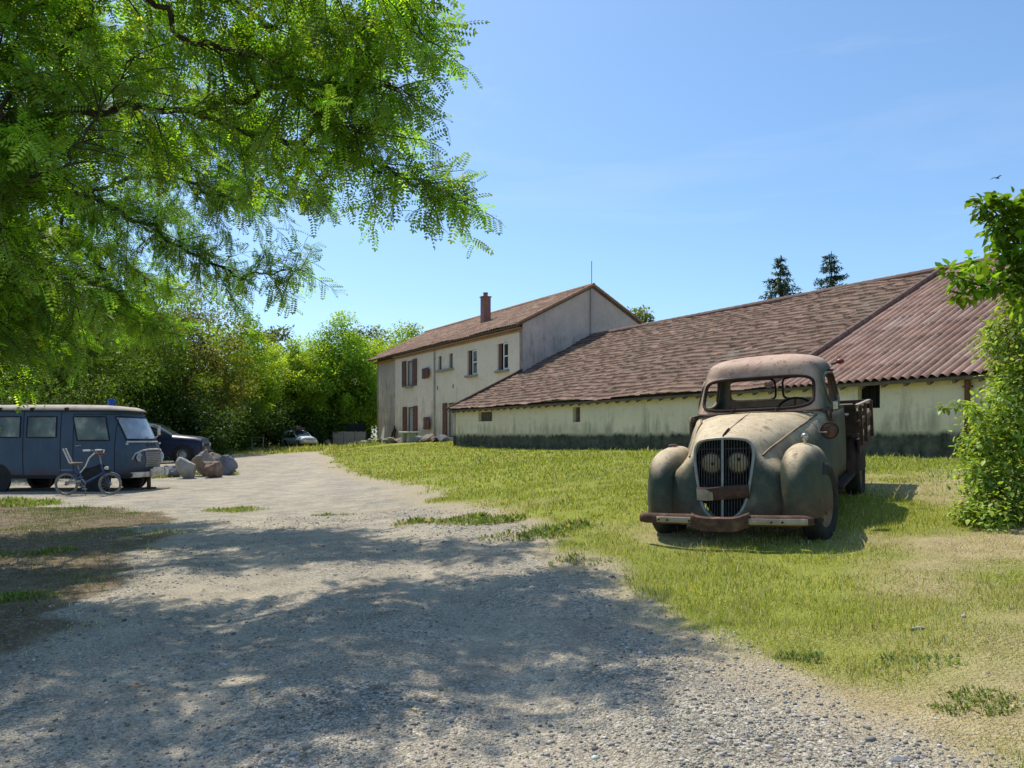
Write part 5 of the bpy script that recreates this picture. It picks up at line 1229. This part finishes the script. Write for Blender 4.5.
# ---- two conifers behind the barn
def conifer(label, x, y, H, Rb, seed, base):
    r = np.random.default_rng(seed); g0 = -.4 + EYE; root = thing('conifer_tree', label, 'tree', (x, y, g0))
    mb = MB(); mb.tube([(0, 0, 0), (0, 0, H * .5), (.05, 0, H)], [.28, .16, .02], 8); obj('trunk', mb, BARK, root, 60)
    pos, dr = [], []; z = H * .35
    while z < H * .99:
        f = 1 - z / H; ln = Rb * (f**.8) * (1 + .25 * r.normal()) + .12
        for k in range(int(5 + r.random() * 3)):
            a = r.random() * 2 * PI; l_ = ln * (.55 + .6 * r.random()); dv = np.array((math.cos(a), math.sin(a), 0)); m_ = max(6, int(l_ * 12))
            for s in np.linspace(.08, 1, m_):
                b = dv * l_ * s + np.array((0, 0, z - .35 * l_ * s + .22 * l_ * s * s)); 
                for q in range(3):
                    pos.append(b + r.normal(0, .05, 3)); dr.append(dv * .6 + r.normal(0, .5, 3) + np.array((0, 0, -.25)))
        z += .30 + .25 * r.random()
    pos = np.array(pos); n = len(pos); X_, Y_, Z_ = onb(np.array(dr)); tv = LEAF4[0] * np.array((.45, 1, 1))
    V_, F_ = stamp(tv, LEAF4[1], pos, X_, Y_, Z_, .34 * (.6 + .8 * r.random(n)))
    np_mesh('crown', V_, F_, LM['conifer'], root, tints(r, n, 4, base, .25))
conifer('slender pointed conifer, left one of the pair behind the barn ridge', at(780, 68), 68, 17.0, 5.2, 81, (.085, .115, .085))  # distance haze is mixed into the needle colours of both conifers
conifer('fuller haze-greyed conifer, right one of the pair behind the barn ridge', at(831, 70), 70, 17.9, 7.0, 82, (.07, .10, .08))

# ---- shrub and overhanging branch at the right edge
def blob_bush(name, label, cat, blobs, n_per, leaf, base, seed, mat='bush', stems=(), var=.28, tmpl=LEAF6, droop=-.35):
    r = np.random.default_rng(seed); b0 = blobs[0]; bx0, by0 = b0[0], b0[1]; z0 = gh(bx0, by0); root = thing(name, label, cat, (bx0, by0, z0)); o0 = np.array((bx0, by0, z0))
    P_, D_, B_ = [], [], []
    for bx_, by_, bz_, rx, rzz in blobs:
        n = int(n_per * max(rx, .07) * rx * (1.0 if rzz < 2 else 1.6)); u_ = unit(r, n); q = r.random(n)**.38
        p = np.array((bx_, by_, bz_)) + u_ * q[:, None] * np.array((rx, rx, rzz)) * (1 + .26 * r.normal(size=(n, 1)))
        P_.append(p); D_.append(u_ * .8 + unit(r, n) * .8 + np.array((0, 0, droop))); B_.append(np.full(n, math.exp(r.normal(0, .2))) * np.exp(r.normal(0, .1, n)))
    P_ = np.concatenate(P_); D_ = np.concatenate(D_); B_ = np.concatenate(B_); k = P_[:, 2] > ground_height(P_[:, 0], P_[:, 1]) + .01; P_, D_, B_ = P_[k], D_[k], B_[k]; n = len(P_)
    X_, Y_, Z_ = onb(D_); V_, F_ = stamp(tmpl[0], tmpl[1], P_ - o0, X_, Y_, Z_, leaf * (.55 + .9 * r.random(n)))
    np_mesh('foliage', V_, F_, LM[mat], root, tints(r, n, len(tmpl[0]), base, var, B_))
    mb = MB()
    for s_ in stems:
        q = smooth_path(s_, 5); mb.tube(q - o0, list(np.linspace(.014, .003, len(q))), 6)
    if stems: obj('stems', mb, BARK, root, 60)
    return root
bl = []
r_ = np.random.default_rng(5)
for px, py, d, rp in [(1000, 510, 6.3, 34), (975, 500, 6.4, 24), (1030, 480, 6.3, 40), (990, 470, 6.5, 30), (1020, 430, 6.4, 38), (1000, 420, 6.6, 26), (1030, 380, 6.4, 36), (1008, 378, 6.6, 24), (1030, 335, 6.5, 34), (1008, 340, 6.7, 18), (1060, 450, 6.6, 60), (1070, 380, 6.6, 60), (1060, 520, 6.2, 50), (992, 445, 6.5, 22), (1024, 310, 6.6, 22), (1090, 320, 6.8, 60), (1002, 360, 6.7, 14), (980, 478, 6.4, 18), (1110, 480, 6.4, 70), (985, 520, 6.1, 20), (962, 512, 6.3, 14), (948, 407, 6.2, 4), (956, 404, 6.2, 4), (965, 405, 6.25, 5), (974, 409, 6.3, 7), (984, 415, 6.3, 10), (986, 395, 6.5, 12), (982, 440, 6.4, 12), (972, 470, 6.4, 12), (990, 330, 6.6, 9), (978, 345, 6.6, 6)]:
    p = P(px, py, d); rr = rp / F * d; bl.append((p[0], p[1] + r_.normal(0, .1), p[2], rr, rr * .95))
st_ = [[P(1010, 540, 6.5), P(1015, 470, 6.5), P(1000, 400, 6.6), P(1012, 330, 6.6)], [P(1030, 540, 6.5), P(1035, 440, 6.5), P(1040, 350, 6.5), P(1020, 300, 6.6)]]
blob_bush('leafy_shrub', 'tall bright leafy shrub at the right edge beside the barn', 'shrub', bl, 10500, .047, (.30, .41, .085), 91, stems=st_)
p = [P(946, 408, 6.2), P(956, 404, 6.2), P(968, 404, 6.2)]
bl = []
for px, py, d, rp in [(1010, 225, 5.2, 22), (985, 205, 5.2, 13), (1000, 212, 5.2, 16), (1022, 250, 5.2, 24), (1015, 275, 5.2, 18), (998, 285, 5.1, 14), (978, 286, 5.1, 13), (960, 278, 5.1, 10), (963, 295, 5.1, 9), (990, 262, 5.2, 10), (972, 262, 5.2, 9), (1030, 215, 5.2, 28), (1040, 290, 5.2, 26), (1060, 240, 5.3, 45), (1020, 300, 5.2, 12), (948, 270, 5.1, 6)]:
    q = P(px, py, d); rr = rp / F * d; bl.append((q[0], q[1], q[2], rr, rr * .8))
tz_ = gh(5.6, 5.6)
bt = thing('overhanging_tree', 'broad-leaved tree reaching in over the right edge above the shrub', 'tree', (5.6, 5.6, tz_))
ob = blob_bush('crown', None, None, bl, 7500, .07, (.18, .30, .03), 92, stems=[[(5.6, 5.6, tz_ + 2.2), P(1060, 260, 5.3), P(1010, 232, 5.2), P(978, 200, 5.2)], [P(1060, 260, 5.3), P(1020, 278, 5.2), P(985, 286, 5.1), P(955, 276, 5.1)]], var=.25)
# move that foliage under the tree thing
for ch in list(ob.children):
    ch.name = {'foliage': 'crown', 'stems': 'branches'}[ch.name.split('.')[0]]; ch.parent = bt
    ch.location = Vector(ob.location) - Vector(bt.location)
bpy.data.objects.remove(ob)
mb = MB(); mb.tube(smooth_path([(0, 0, -.1), (.1, 0, 1.2), (0, .1, 2.3), (.2, .2, 4.0)], 5), list(np.linspace(.14, .05, 16)), 9); obj('trunk', mb, BARK, bt, 60)

# ---- grass blades
def grass():
    r = np.random.default_rng(77); Ps, Sc, Tn = [], [], []
    def zone(x0, x1, y0, y1, dens, h, wd, thatch=0):
        n = int((x1 - x0) * (y1 - y0) * dens); x = r.uniform(x0, x1, n); y = r.uniform(y0, y1, n)
        vis = (np.abs(x) / y < .75); x, y = x[vis], y[vis]
        l, e, f, d = masks(x, y); tuft = .5 + fbm(x * 3.1, y * 3.1, 3)
        pr = np.maximum(sstep(.35, .85, l) * (.30 + .85 * f) * np.clip(.1 + 1.5 * tuft, .08, 1.4), e * (.22 + .85 * sstep(.0, .4, fbm(x * .9 + 3, y * .9, 4))))
        if thatch: pr = np.clip(l * 3, 0, 1) * (1.1 - f) + .35 * (l > .05)
        k = r.random(len(x)) < pr; x, y, l, e, f, tuft = x[k], y[k], l[k], e[k], f[k], tuft[k]; n = len(x)
        Ps.append(np.stack([x, y, ground_height(x, y) - .004], -1))
        hh = h * (.35 + .9 * r.random(n)**1.5 + 1.3 * (r.random(n) < .05)) * (.55 + .6 * f) * (.7 + .6 * np.clip(tuft, 0, 1)); Sc.append(np.stack([wd * (.7 + .6 * r.random(n)), hh], -1))
        dry = r.random(n) < (.80 - .62 * f + thatch)
        g = np.where((r.random(n) < .3)[:, None], (.20, .275, .032), (.36, .39, .05)); s = np.array((.66, .54, .28))
        c = np.where(dry[:, None], s, g) * np.exp(r.normal(-.05, .38, (n, 1)))
        c = np.where((e > .5)[:, None], np.array((.12, .18, .03)) * np.exp(r.normal(0, .25, (n, 1))), c); Tn.append(c)
    zone(-1, 3.6, 1.8, 4.5, 9500, .030, .0032); zone(-1, 4.5, 1.8, 6.5, 5200, .014, .0045, 1); zone(-2.5, 5.5, 4.5, 8, 3400, .034, .0052); zone(-4, 9, 8, 13, 1300, .040, .010)
    zone(-8, 14, 13, 22, 420, .05, .018); zone(-14, 8, 22, 40, 150, .06, .034); zone(-9, -1, 3.0, 13.5, 1700, .04, .006)
    zone(-30, -8, 44, 66, 60, .16, .06)
    Ps_ = np.concatenate(Ps); S = np.concatenate(Sc); C = np.concatenate(Tn); n = len(Ps_)
    a = r.uniform(0, 2 * PI, n); lean = r.uniform(.1, .85, n); la = r.uniform(0, 2 * PI, n)
    wx = np.stack([np.cos(a), np.sin(a), 0 * a], -1) * S[:, :1]; ld = np.stack([np.cos(la), np.sin(la), 0 * la], -1) * (lean * S[:, 1])[:, None]; up = np.zeros((n, 3)); up[:, 2] = S[:, 1]
    V_ = np.stack([Ps_ - wx * .5, Ps_ + wx * .5, Ps_ + wx * .32 + up * .55 + ld * .3, Ps_ - wx * .32 + up * .55 + ld * .3, Ps_ + up * .93 + ld], 1).reshape(-1, 3)
    o = np.arange(n)[:, None] * 5
    F_ = np.concatenate([o + np.array([[0, 1, 2, 3]]), o + np.array([[3, 2, 4, 4]])]); 
    F_ = np.concatenate([o + np.array([[0, 1, 2]]), o + np.array([[0, 2, 3]]), o + np.array([[3, 2, 4]])])
    ob = np_mesh('grass', V_, F_, LM['grass'], None, np.repeat(np.clip(C, .01, .7), 5, axis=0)); tag(ob, 'short patchy lawn grass, green and straw coloured', 'grass', None, 'stuff'); print('grass', n)
grass()

# ---- loose stones on the track
def gravel():
    r = np.random.default_rng(55); n = 75000
    d = 1.7 + 9.5 * r.random(n)**1.7; x = r.uniform(-.78, .78, n) * d; y = d
    l, e, f, dd_ = masks(x, y); rd = np.clip(1 - 1.1 * l, 0, 1) * (1 - .6 * e); pt = .5 + 1.2 * fbm(x * 1.1, y * 1.1, 3) + .5 * np.exp(-(dd_ / .35)**2)
    k = r.random(n) < np.clip(rd * pt, .02, 1); x, y = x[k], y[k]; n = len(x)
    s = .0022 + .0058 * r.random(n)**3 + .007 * (r.random(n) < .010); s *= (1 + .05 * y)
    bm = bmesh.new(); bmesh.ops.create_icosphere(bm, subdivisions=1, radius=1); tv = np.array([v.co[:] for v in bm.verts]); tf = np.array([[v.index for v in f_.verts] for f_ in bm.faces]); bm.free()
    Vs, Fs = [], []
    q = unit(r, n); X_, Y_, Z_ = onb(q); sc3 = np.stack([s * (.7 + .7 * r.random(n)), s * (.7 + .7 * r.random(n)), s * (.5 + .4 * r.random(n))], -1)
    a = r.uniform(0, 2 * PI, n); ca, sa = np.cos(a), np.sin(a)
    loc = tv[None] * (1 + .22 * r.normal(size=(n, len(tv), 1))); loc = loc * sc3[:, None, :]
    wx = loc[..., 0] * ca[:, None] - loc[..., 1] * sa[:, None]; wy = loc[..., 0] * sa[:, None] + loc[..., 1] * ca[:, None]
    V_ = np.stack([x[:, None] + wx, y[:, None] + wy, (ground_height(x, y) + sc3[:, 2] * .35)[:, None] + loc[..., 2]], -1).reshape(-1, 3)
    F_ = (tf[None] + (np.arange(n) * len(tv))[:, None, None]).reshape(-1, 3)
    c = np.array((.33, .305, .265))[None] * np.exp(r.normal(0, .36, (n, 1))) * (1 + r.normal(0, .04, (n, 3)))
    nm = N('loose_stone'); MS = nm.bsdf(nm.mix(.4, nm.attr('tint'), nm.ramp(nm.noise(nm.coord(), 120, 3), [(.3, .6), (.7, 1.2)]), 'MULTIPLY'), .9, spec=.2)
    o = np_mesh('loose_gravel', V_, F_, MS, None, np.repeat(np.clip(c, .03, .65), len(tv), axis=0)); tag(o, 'loose grey stones scattered over the gravel track', 'gravel', None, 'stuff'); print('stones', n)
gravel()

def litter():
    r = np.random.default_rng(66); n = 26000; y = 3 + 11 * r.random(n)**1.2; x = r.uniform(-.75, -.05, n) * y; l, e, f, d_ = masks(x, y)
    k = r.random(n) < e * np.clip(.5 + 1.5 * fbm(x * 1.7, y * 1.7, 3), .08, 1) + .02; x, y = x[k], y[k]; n = len(x)
    d = np.stack([np.cos(a := r.uniform(0, 2 * PI, n)), np.sin(a), r.normal(0, .25, n)], -1); X_, Y_, Z_ = onb(d)
    V_, F_ = stamp(LEAF4[0], LEAF4[1], np.stack([x, y, ground_height(x, y) + .006], -1), X_, Y_, Z_, .012 + .022 * r.random(n))
    o = np_mesh('leaf_litter', V_, F_, LM['grass'], None, tints(r, n, 4, (.24, .165, .085), .45)); tag(o, 'dry brown leaf litter on the shaded verge', 'leaf litter', None, 'stuff')
litter()

# ---- weeds at the edges
def weed(x, y, rad, h, label, seed, base=(.07, .135, .022), group=None):
    r = np.random.default_rng(seed); g0 = gh(x, y); root = thing('grass_tuft', label, 'grass tuft', (x, y, g0), 0, group); n = int((900 + 15000 * rad * rad + 1500 * rad) / (1 + .05 * y))
    a = r.uniform(0, 2 * PI, n); q = rad * np.sqrt(r.random(n)) * 1.25; px_, py_ = q * np.cos(a) * 1.3, q * np.sin(a)
    den = (1 - (q / rad / 1.25)**2) + 1.5 * fbm((px_ + x) * 5 / (rad * 4 + .3), (py_ + y) * 5 / (rad * 4 + .3), 3); k = r.random(n) < np.clip(den, 0, 1); px_, py_, den = px_[k], py_[k], den[k]; n = len(px_)
    p = np.stack([px_, py_, ground_height(px_ + x, py_ + y) - g0 - .004], -1); d = np.stack([r.normal(0, .5, n), r.normal(0, .5, n), .75 + 0 * px_], -1); X_, Y_, Z_ = onb(d); ln = h * (.25 + .6 * r.random(n)) * (.4 + .6 * np.clip(den, 0, 1))
    w_ = np.where(r.random(n) < .3, .55, .17); tv = LEAF4[0]
    V_ = (p[:, None, :] + ln[:, None, None] * (w_[:, None, None] * tv[None, :, 0:1] * X_[:, None, :] + tv[None, :, 1:2] * Y_[:, None, :] + tv[None, :, 2:3] * Z_[:, None, :])).reshape(-1, 3)
    F_ = (LEAF4[1][None] + (np.arange(n) * 4)[:, None, None]).reshape(-1, 4)
    tn = tints(r, n, 4, base, .3); dry = np.repeat(r.random(n) < .15, 4); tn[dry] = (.5, .4, .2); np_mesh('blades', V_, F_, LM['grass'], root, tn)
wl = [(445, 506, 8.8, .42, .14, 'dark weed patch at the lawn edge, farthest along the track'), (470, 512, 8.5, .42, .13, 'weed patch on the lawn edge next to the farthest one'), (540, 540, 7.4, .40, .13, 'dark spreading weed on the lawn edge halfway to the truck bumper'), (575, 575, 5.9, .20, .09, 'small weed at the track edge left of the truck'), (800, 655, 3.55, .10, .05, 'weed in the dry grass below the truck front'), (905, 672, 3.3, .17, .045, 'low green weed mat in the dry lawn at lower right'), (972, 715, 2.85, .13, .045, 'small bushy weed near the bottom right corner'), (335, 497, 11.2, .22, .08, 'lone weed in the middle of the gravel track'), (235, 500, 12.6, .35, .1, 'weed at the left edge of the track in front of the bicycle'), (150, 520, 9.8, .7, .05, 'flat green patch in the shaded verge below the bicycle'), (12, 606, 5.4, .24, .08, 'small pale weed at the far left edge of the verge'), (15, 500, 14.2, .7, .2, 'leafy weeds under the rear of the van at the left edge'), (218, 468, 25.5, .5, .28, 'green weeds growing beside the boulders'), (160, 470, 24.0, .5, .35, 'weeds between van bumper and boulders'), (40, 545, 7.8, .3, .07, 'shaded weed on the brown verge at the left')]
for i, (px, py, d, rad, h, lb_) in enumerate(wl):
    weed(at(px, d), d, rad, h, lb_, 200 + i, (.15, .225, .032) if d < 12 else (.2, .28, .04))

# ------------------------------------------------------------------ boulders and the clutter by the house
ROCK = {'pale': mottled('pale_limestone', (.22, .21, .185), (.42, .40, .35), 3, .9, .5), 'brown': mottled('brown_boulder', (.15, .118, .09), (.30, .25, .20), 3, .9, .5, (.40, .35, .29)), 'red': mottled('reddish_boulder', (.10, .06, .045), (.21, .145, .11), 3, .9, .5, (.36, .29, .23)), 'grey': mottled('blue_grey_boulder', (.12, .125, .14), (.25, .26, .28), 3, .9, .5)}
def boulder(x, y, s, label, mat, seed, rot=0, name='boulder', group=None, cat='boulder'):
    r = np.random.default_rng(seed); bm = bmesh.new(); bmesh.ops.create_icosphere(bm, subdivisions=4, radius=1)
    pl = unit(r, 9); lim = .42 + .34 * r.random(9)
    for v in bm.verts:
        p = np.array(v.co[:])
        for q, l_ in zip(pl, lim):
            t = p.dot(q)
            if t > l_: p = p - q * (t - l_) * .97
        p = p * (1 + .22 * float(fbm(np.array([p[0] * 2.3 + seed + p[2]]), np.array([p[1] * 2.3 + p[2] * 1.7]), 5)[0])); v.co = p * np.array(s)
    me = bpy.data.meshes.new(name); bm.to_mesh(me); bm.free(); me.shade_smooth(); me.set_sharp_from_angle(angle=R(22))
    o = link(name, me, mat); o.location = (x, y, gh(x, y) + s[2] * (.55 if s[0] > .1 else .2)); o.rotation_euler = (r.normal(0, .2), r.normal(0, .2), rot); tag(o, label, cat, group); return o
boulder(at(186, 23.6), 23.6, (.40, .32, .52), 'pale grey pointed boulder at the left of the pile', ROCK['pale'], 1)
boulder(at(169, 24.2), 24.2, (.34, .3, .30), 'low grey boulder half hidden by the van bumper', ROCK['grey'], 2)
boulder(at(206, 24.8), 24.8, (.46, .40, .62), 'tall brown boulder at the back of the pile', ROCK['brown'], 3, .5)
boulder(at(212, 23.9), 23.9, (.40, .36, .44), 'dark reddish boulder at the front of the pile', ROCK['red'], 4, 1)
boulder(at(217, 25.4), 25.4, (.42, .38, .50), 'tan boulder in the middle of the pile', ROCK['brown'], 5, 2)
boulder(at(227, 25.2), 25.2, (.32, .36, .46), 'blue-grey boulder at the right end of the pile', ROCK['grey'], 6, .3)
boulder(at(918, 3.75), 3.75, (.05, .035, .014), 'pale flat stone lying in the dry lawn', ROCK['pale'], 7, name='flat_stone', cat='stone')
boulder(at(898, 2.42), 2.42, (.028, .02, .008), 'flat grey stone at the bottom right of the track', ROCK['grey'], 8, name='flat_stone', cat='stone')

CM = {'plank': mottled('pale_fence_planks', (.30, .235, .19), (.43, .36, .30), 3, .9, .3), 'tarp': mottled('black_screen', (.012, .014, .014), (.03, .032, .03), 3, .8, .2), 'slab': mottled('white_table_slab', (.60, .58, .54), (.74, .72, .68), 4, .7, .2), 'block': mottled('grey_block', (.30, .29, .27), (.46, .44, .41), 5, .9, .3), 'iron': T['darkrust'], 'pale': mottled('bleached_board', (.46, .42, .36), (.60, .56, .50), 4, .85, .2)}
def near_house(px, n): # world point on a line parallel to the facade
    rr = (px - 512) / F; s = (.8524 * n - rr * .523 * n) / (.523 + .8524 * rr); x, y, _ = Wp(s, n); return x, y
x, y = near_house(409, 18.3)
t = thing('garden_table', 'low stone table with a white top in front of the house door', 'table', (x, y, gh(x, y)), AZ)
mb = MB(); mb.box((0, 0, .62), (1.35, .8, .10)); obj('tabletop', mb, CM['slab'], t, bevel=.02)
for sx in (-.42, .42):
    mb = MB(); mb.box((sx, 0, .27), (.28, .6, .58), taper=.85); obj('leg', mb, CM['block'], t, bevel=.02)
for i, (px, n, h_, w_, lean, mt, lb_) in enumerate([(381.5, 18.9, 1.35, .62, .18, 'pale', 'pale pointed board leaning on the grey house wing'), (389, 18.9, 1.3, .16, .25, 'iron', 'dark iron bar leaning on the house wing, right of the pale board'), (394, 18.95, 1.0, .22, .15, 'iron', 'short dark board leaning at the corner of the house wing')]):
    x, y = near_house(px, n); mb = MB()
    if i == 0: mb.prism([(-w_ / 2, 0), (w_ / 2, 0), (w_ * .32, h_ * .9), (0, h_), (-w_ * .32, h_ * .8)], 'y', -.03, .03)
    else: mb.box((0, 0, h_ / 2), (w_, .05, h_)); mb.box((0, -.04, h_ * .6), (w_ * 1.3, .04, .08))
    o = obj('leaning_board' if i != 1 else 'leaning_bar', mb, CM[mt]); o.location = (x, y, gh(x, y)); o.rotation_euler = (-lean, (.0, .25, -.12)[i], AZ); tag(o, lb_, 'board' if i != 1 else 'iron bar')
rl = ['whitish block farthest left in the row of rubble at the house wing', 'pale block second in the rubble row under the house wing', 'grey stone in the rubble row below the pale board', 'brown stone in the rubble row below the iron bar', 'stone at the house corner in the rubble row', 'dark stone left of the white-topped table', 'small stone right of the white-topped table', 'dark lump under the small lower shutter', 'dark lump at the foot of the downpipe', 'grey block against the barn end']
for i, px in enumerate((366, 372, 379, 386, 393, 400, 419, 427, 434, 444)):
    x, y = near_house(px, 18.1 + .3 * (i % 2)); boulder(x, y, (.45 + .1 * (i % 3), .35, .26 + .05 * (i % 2)), rl[i], ROCK['pale' if i < 2 else ('grey', 'brown', 'red')[i % 3]], 300 + i, i, name='rubble_stone', cat='stone')
# plank fence and black screen left of the house
x, y = at(350, 66), 66
t = thing('plank_fence', 'low pale plank fence left of the house wing', 'fence', (x, y, gh(x, y)))
for i in range(3):
    mb = MB()
    for k in range(6): mb.box((-1.45 + i * .98 + k * .155, 0, .62 + .02 * ((k * 7 + i) % 3)), (.15, .03, 1.18))
    obj('panel', mb, CM['plank'], t)
for i in range(4):
    mb = MB(); mb.box((-1.55 + i * .98, .06, .66), (.09, .09, 1.35)); obj('post', mb, M['oldwood'], t)
x, y = at(353, 68), 68
t = thing('black_screen', 'black shade-net screen standing behind the plank fence', 'screen', (x, y, gh(x, y)))
mb = MB(); mb.grid([[(a, .05 * math.sin(a * 3), z) for z in (.2, 1.0, 2.0)] for a in np.linspace(-1.0, 1.15, 12)]); obj('net', mb, CM['tarp'], t)
for a in (-1.0, 1.15): mb = MB(); mb.tube([(a, .06, 0), (a, .06, 2.1)], .03, 6); obj('post', mb, CM['iron'], t)
x, y = at(327, 64.5), 64.5
for i, (dx, lb_) in enumerate(((-1.2, ''), (.1, ''))):
    boulder(x + dx, y, (.45, .4, .38), ['pale lump of rubble right of the estate car', 'dark lump of rubble left of the plank fence'][i], ROCK['pale' if i == 0 else 'red'], 340 + i, name='rubble_stone', cat='stone')
# junk on the estate car
mb = MB(); mb.box((0, 0, .10), (.9, .8, .18), (0, 0, .2)); mb.box((.1, .5, .16), (.5, .5, .3), (.1, 0, .5)); mb.box((-.1, -.3, .22), (.5, .25, .12), (.2, .1, .3))
o = obj('junk_load', mb, T['rust'], bevel=.03); o.location = (cx_ - .1, cy_ - .2, gh(cx_, cy_) + 1.44); o.rotation_euler = (0, 0, R(42)); tag(o, 'rusty junk heaped on the roof of the estate car', 'junk')
# wire gate across the verge
x, y = at(236, 52), 52
t = thing('wire_gate', 'thin rail fence with wire and posts in front of the dark hedge', 'fence', (x, y, gh(x, y)))
for a in (-2.0, -.35, 1.1, 1.9):
    mb = MB(); mb.tube([(a, 0, -.1), (a, 0, 1.05)], .035, 6); obj('post', mb, M['stone'], t)
mb = MB(); mb.tube([(-2.0, 0, 1.0), (1.9, 0, 1.02)], .025, 6); obj('rail', mb, M['stone'], t)
mb = MB()
for z in (.3, .55, .8): mb.tube([(-2.0, 0, z), (1.9, 0, z)], .006, 4)
obj('wires', mb, M['zinc'], t)
# a bird high over the right-hand tree
bp = P(997, 178, 45); t = thing('flying_bird', 'small dark bird flying over the right-hand tree', 'bird', tuple(bp), R(20))
mb = MB(); g = []
for q, r0 in ((-.16, .01), (-.10, .03), (0, .045), (.10, .035), (.15, .028), (.20, .006)): g.append([(q, r0 * math.cos(a), r0 * math.sin(a)) for a in np.linspace(0, 2 * PI, 11)[:-1]])
mb.grid(g, cv=True)
for sy in (-1, 1): mb.add([(.07, sy * .02, .02), (-.06, sy * .02, .02), (.09, sy * .22, .10), (-.05, sy * .22, .09), (-.03, sy * .46, .02)], [(0, 1, 3, 2), (2, 3, 4)])
mb.add([(-.12, -.02, 0), (-.12, .02, 0), (-.27, .06, 0), (-.27, -.06, 0)], [(0, 1, 2, 3)])
obj('body', mb, VM['black'], t, 60)
# ------------------------------------------------------------------ group names of the repeats
GROUPS = {'broadleaf_tree': 'trees standing behind the vehicles and the house', 'shrub': 'dark shrubs under the trees', 'conifer_tree': 'conifers behind the barn', 'boulder': 'boulders piled beside the van',
          'rubble_stone': 'rubble stones along the house and the fence', 'grass_tuft': 'grass and weed tufts along the track', 'flat_stone': 'flat stones in the foreground', 'leaning_board': 'boards leaning on the house wing'}
for o in col.objects:
    k = o.name.split('.')[0]
    if o.parent is None and k in GROUPS and 'kind' not in o: o['group'] = GROUPS[k]
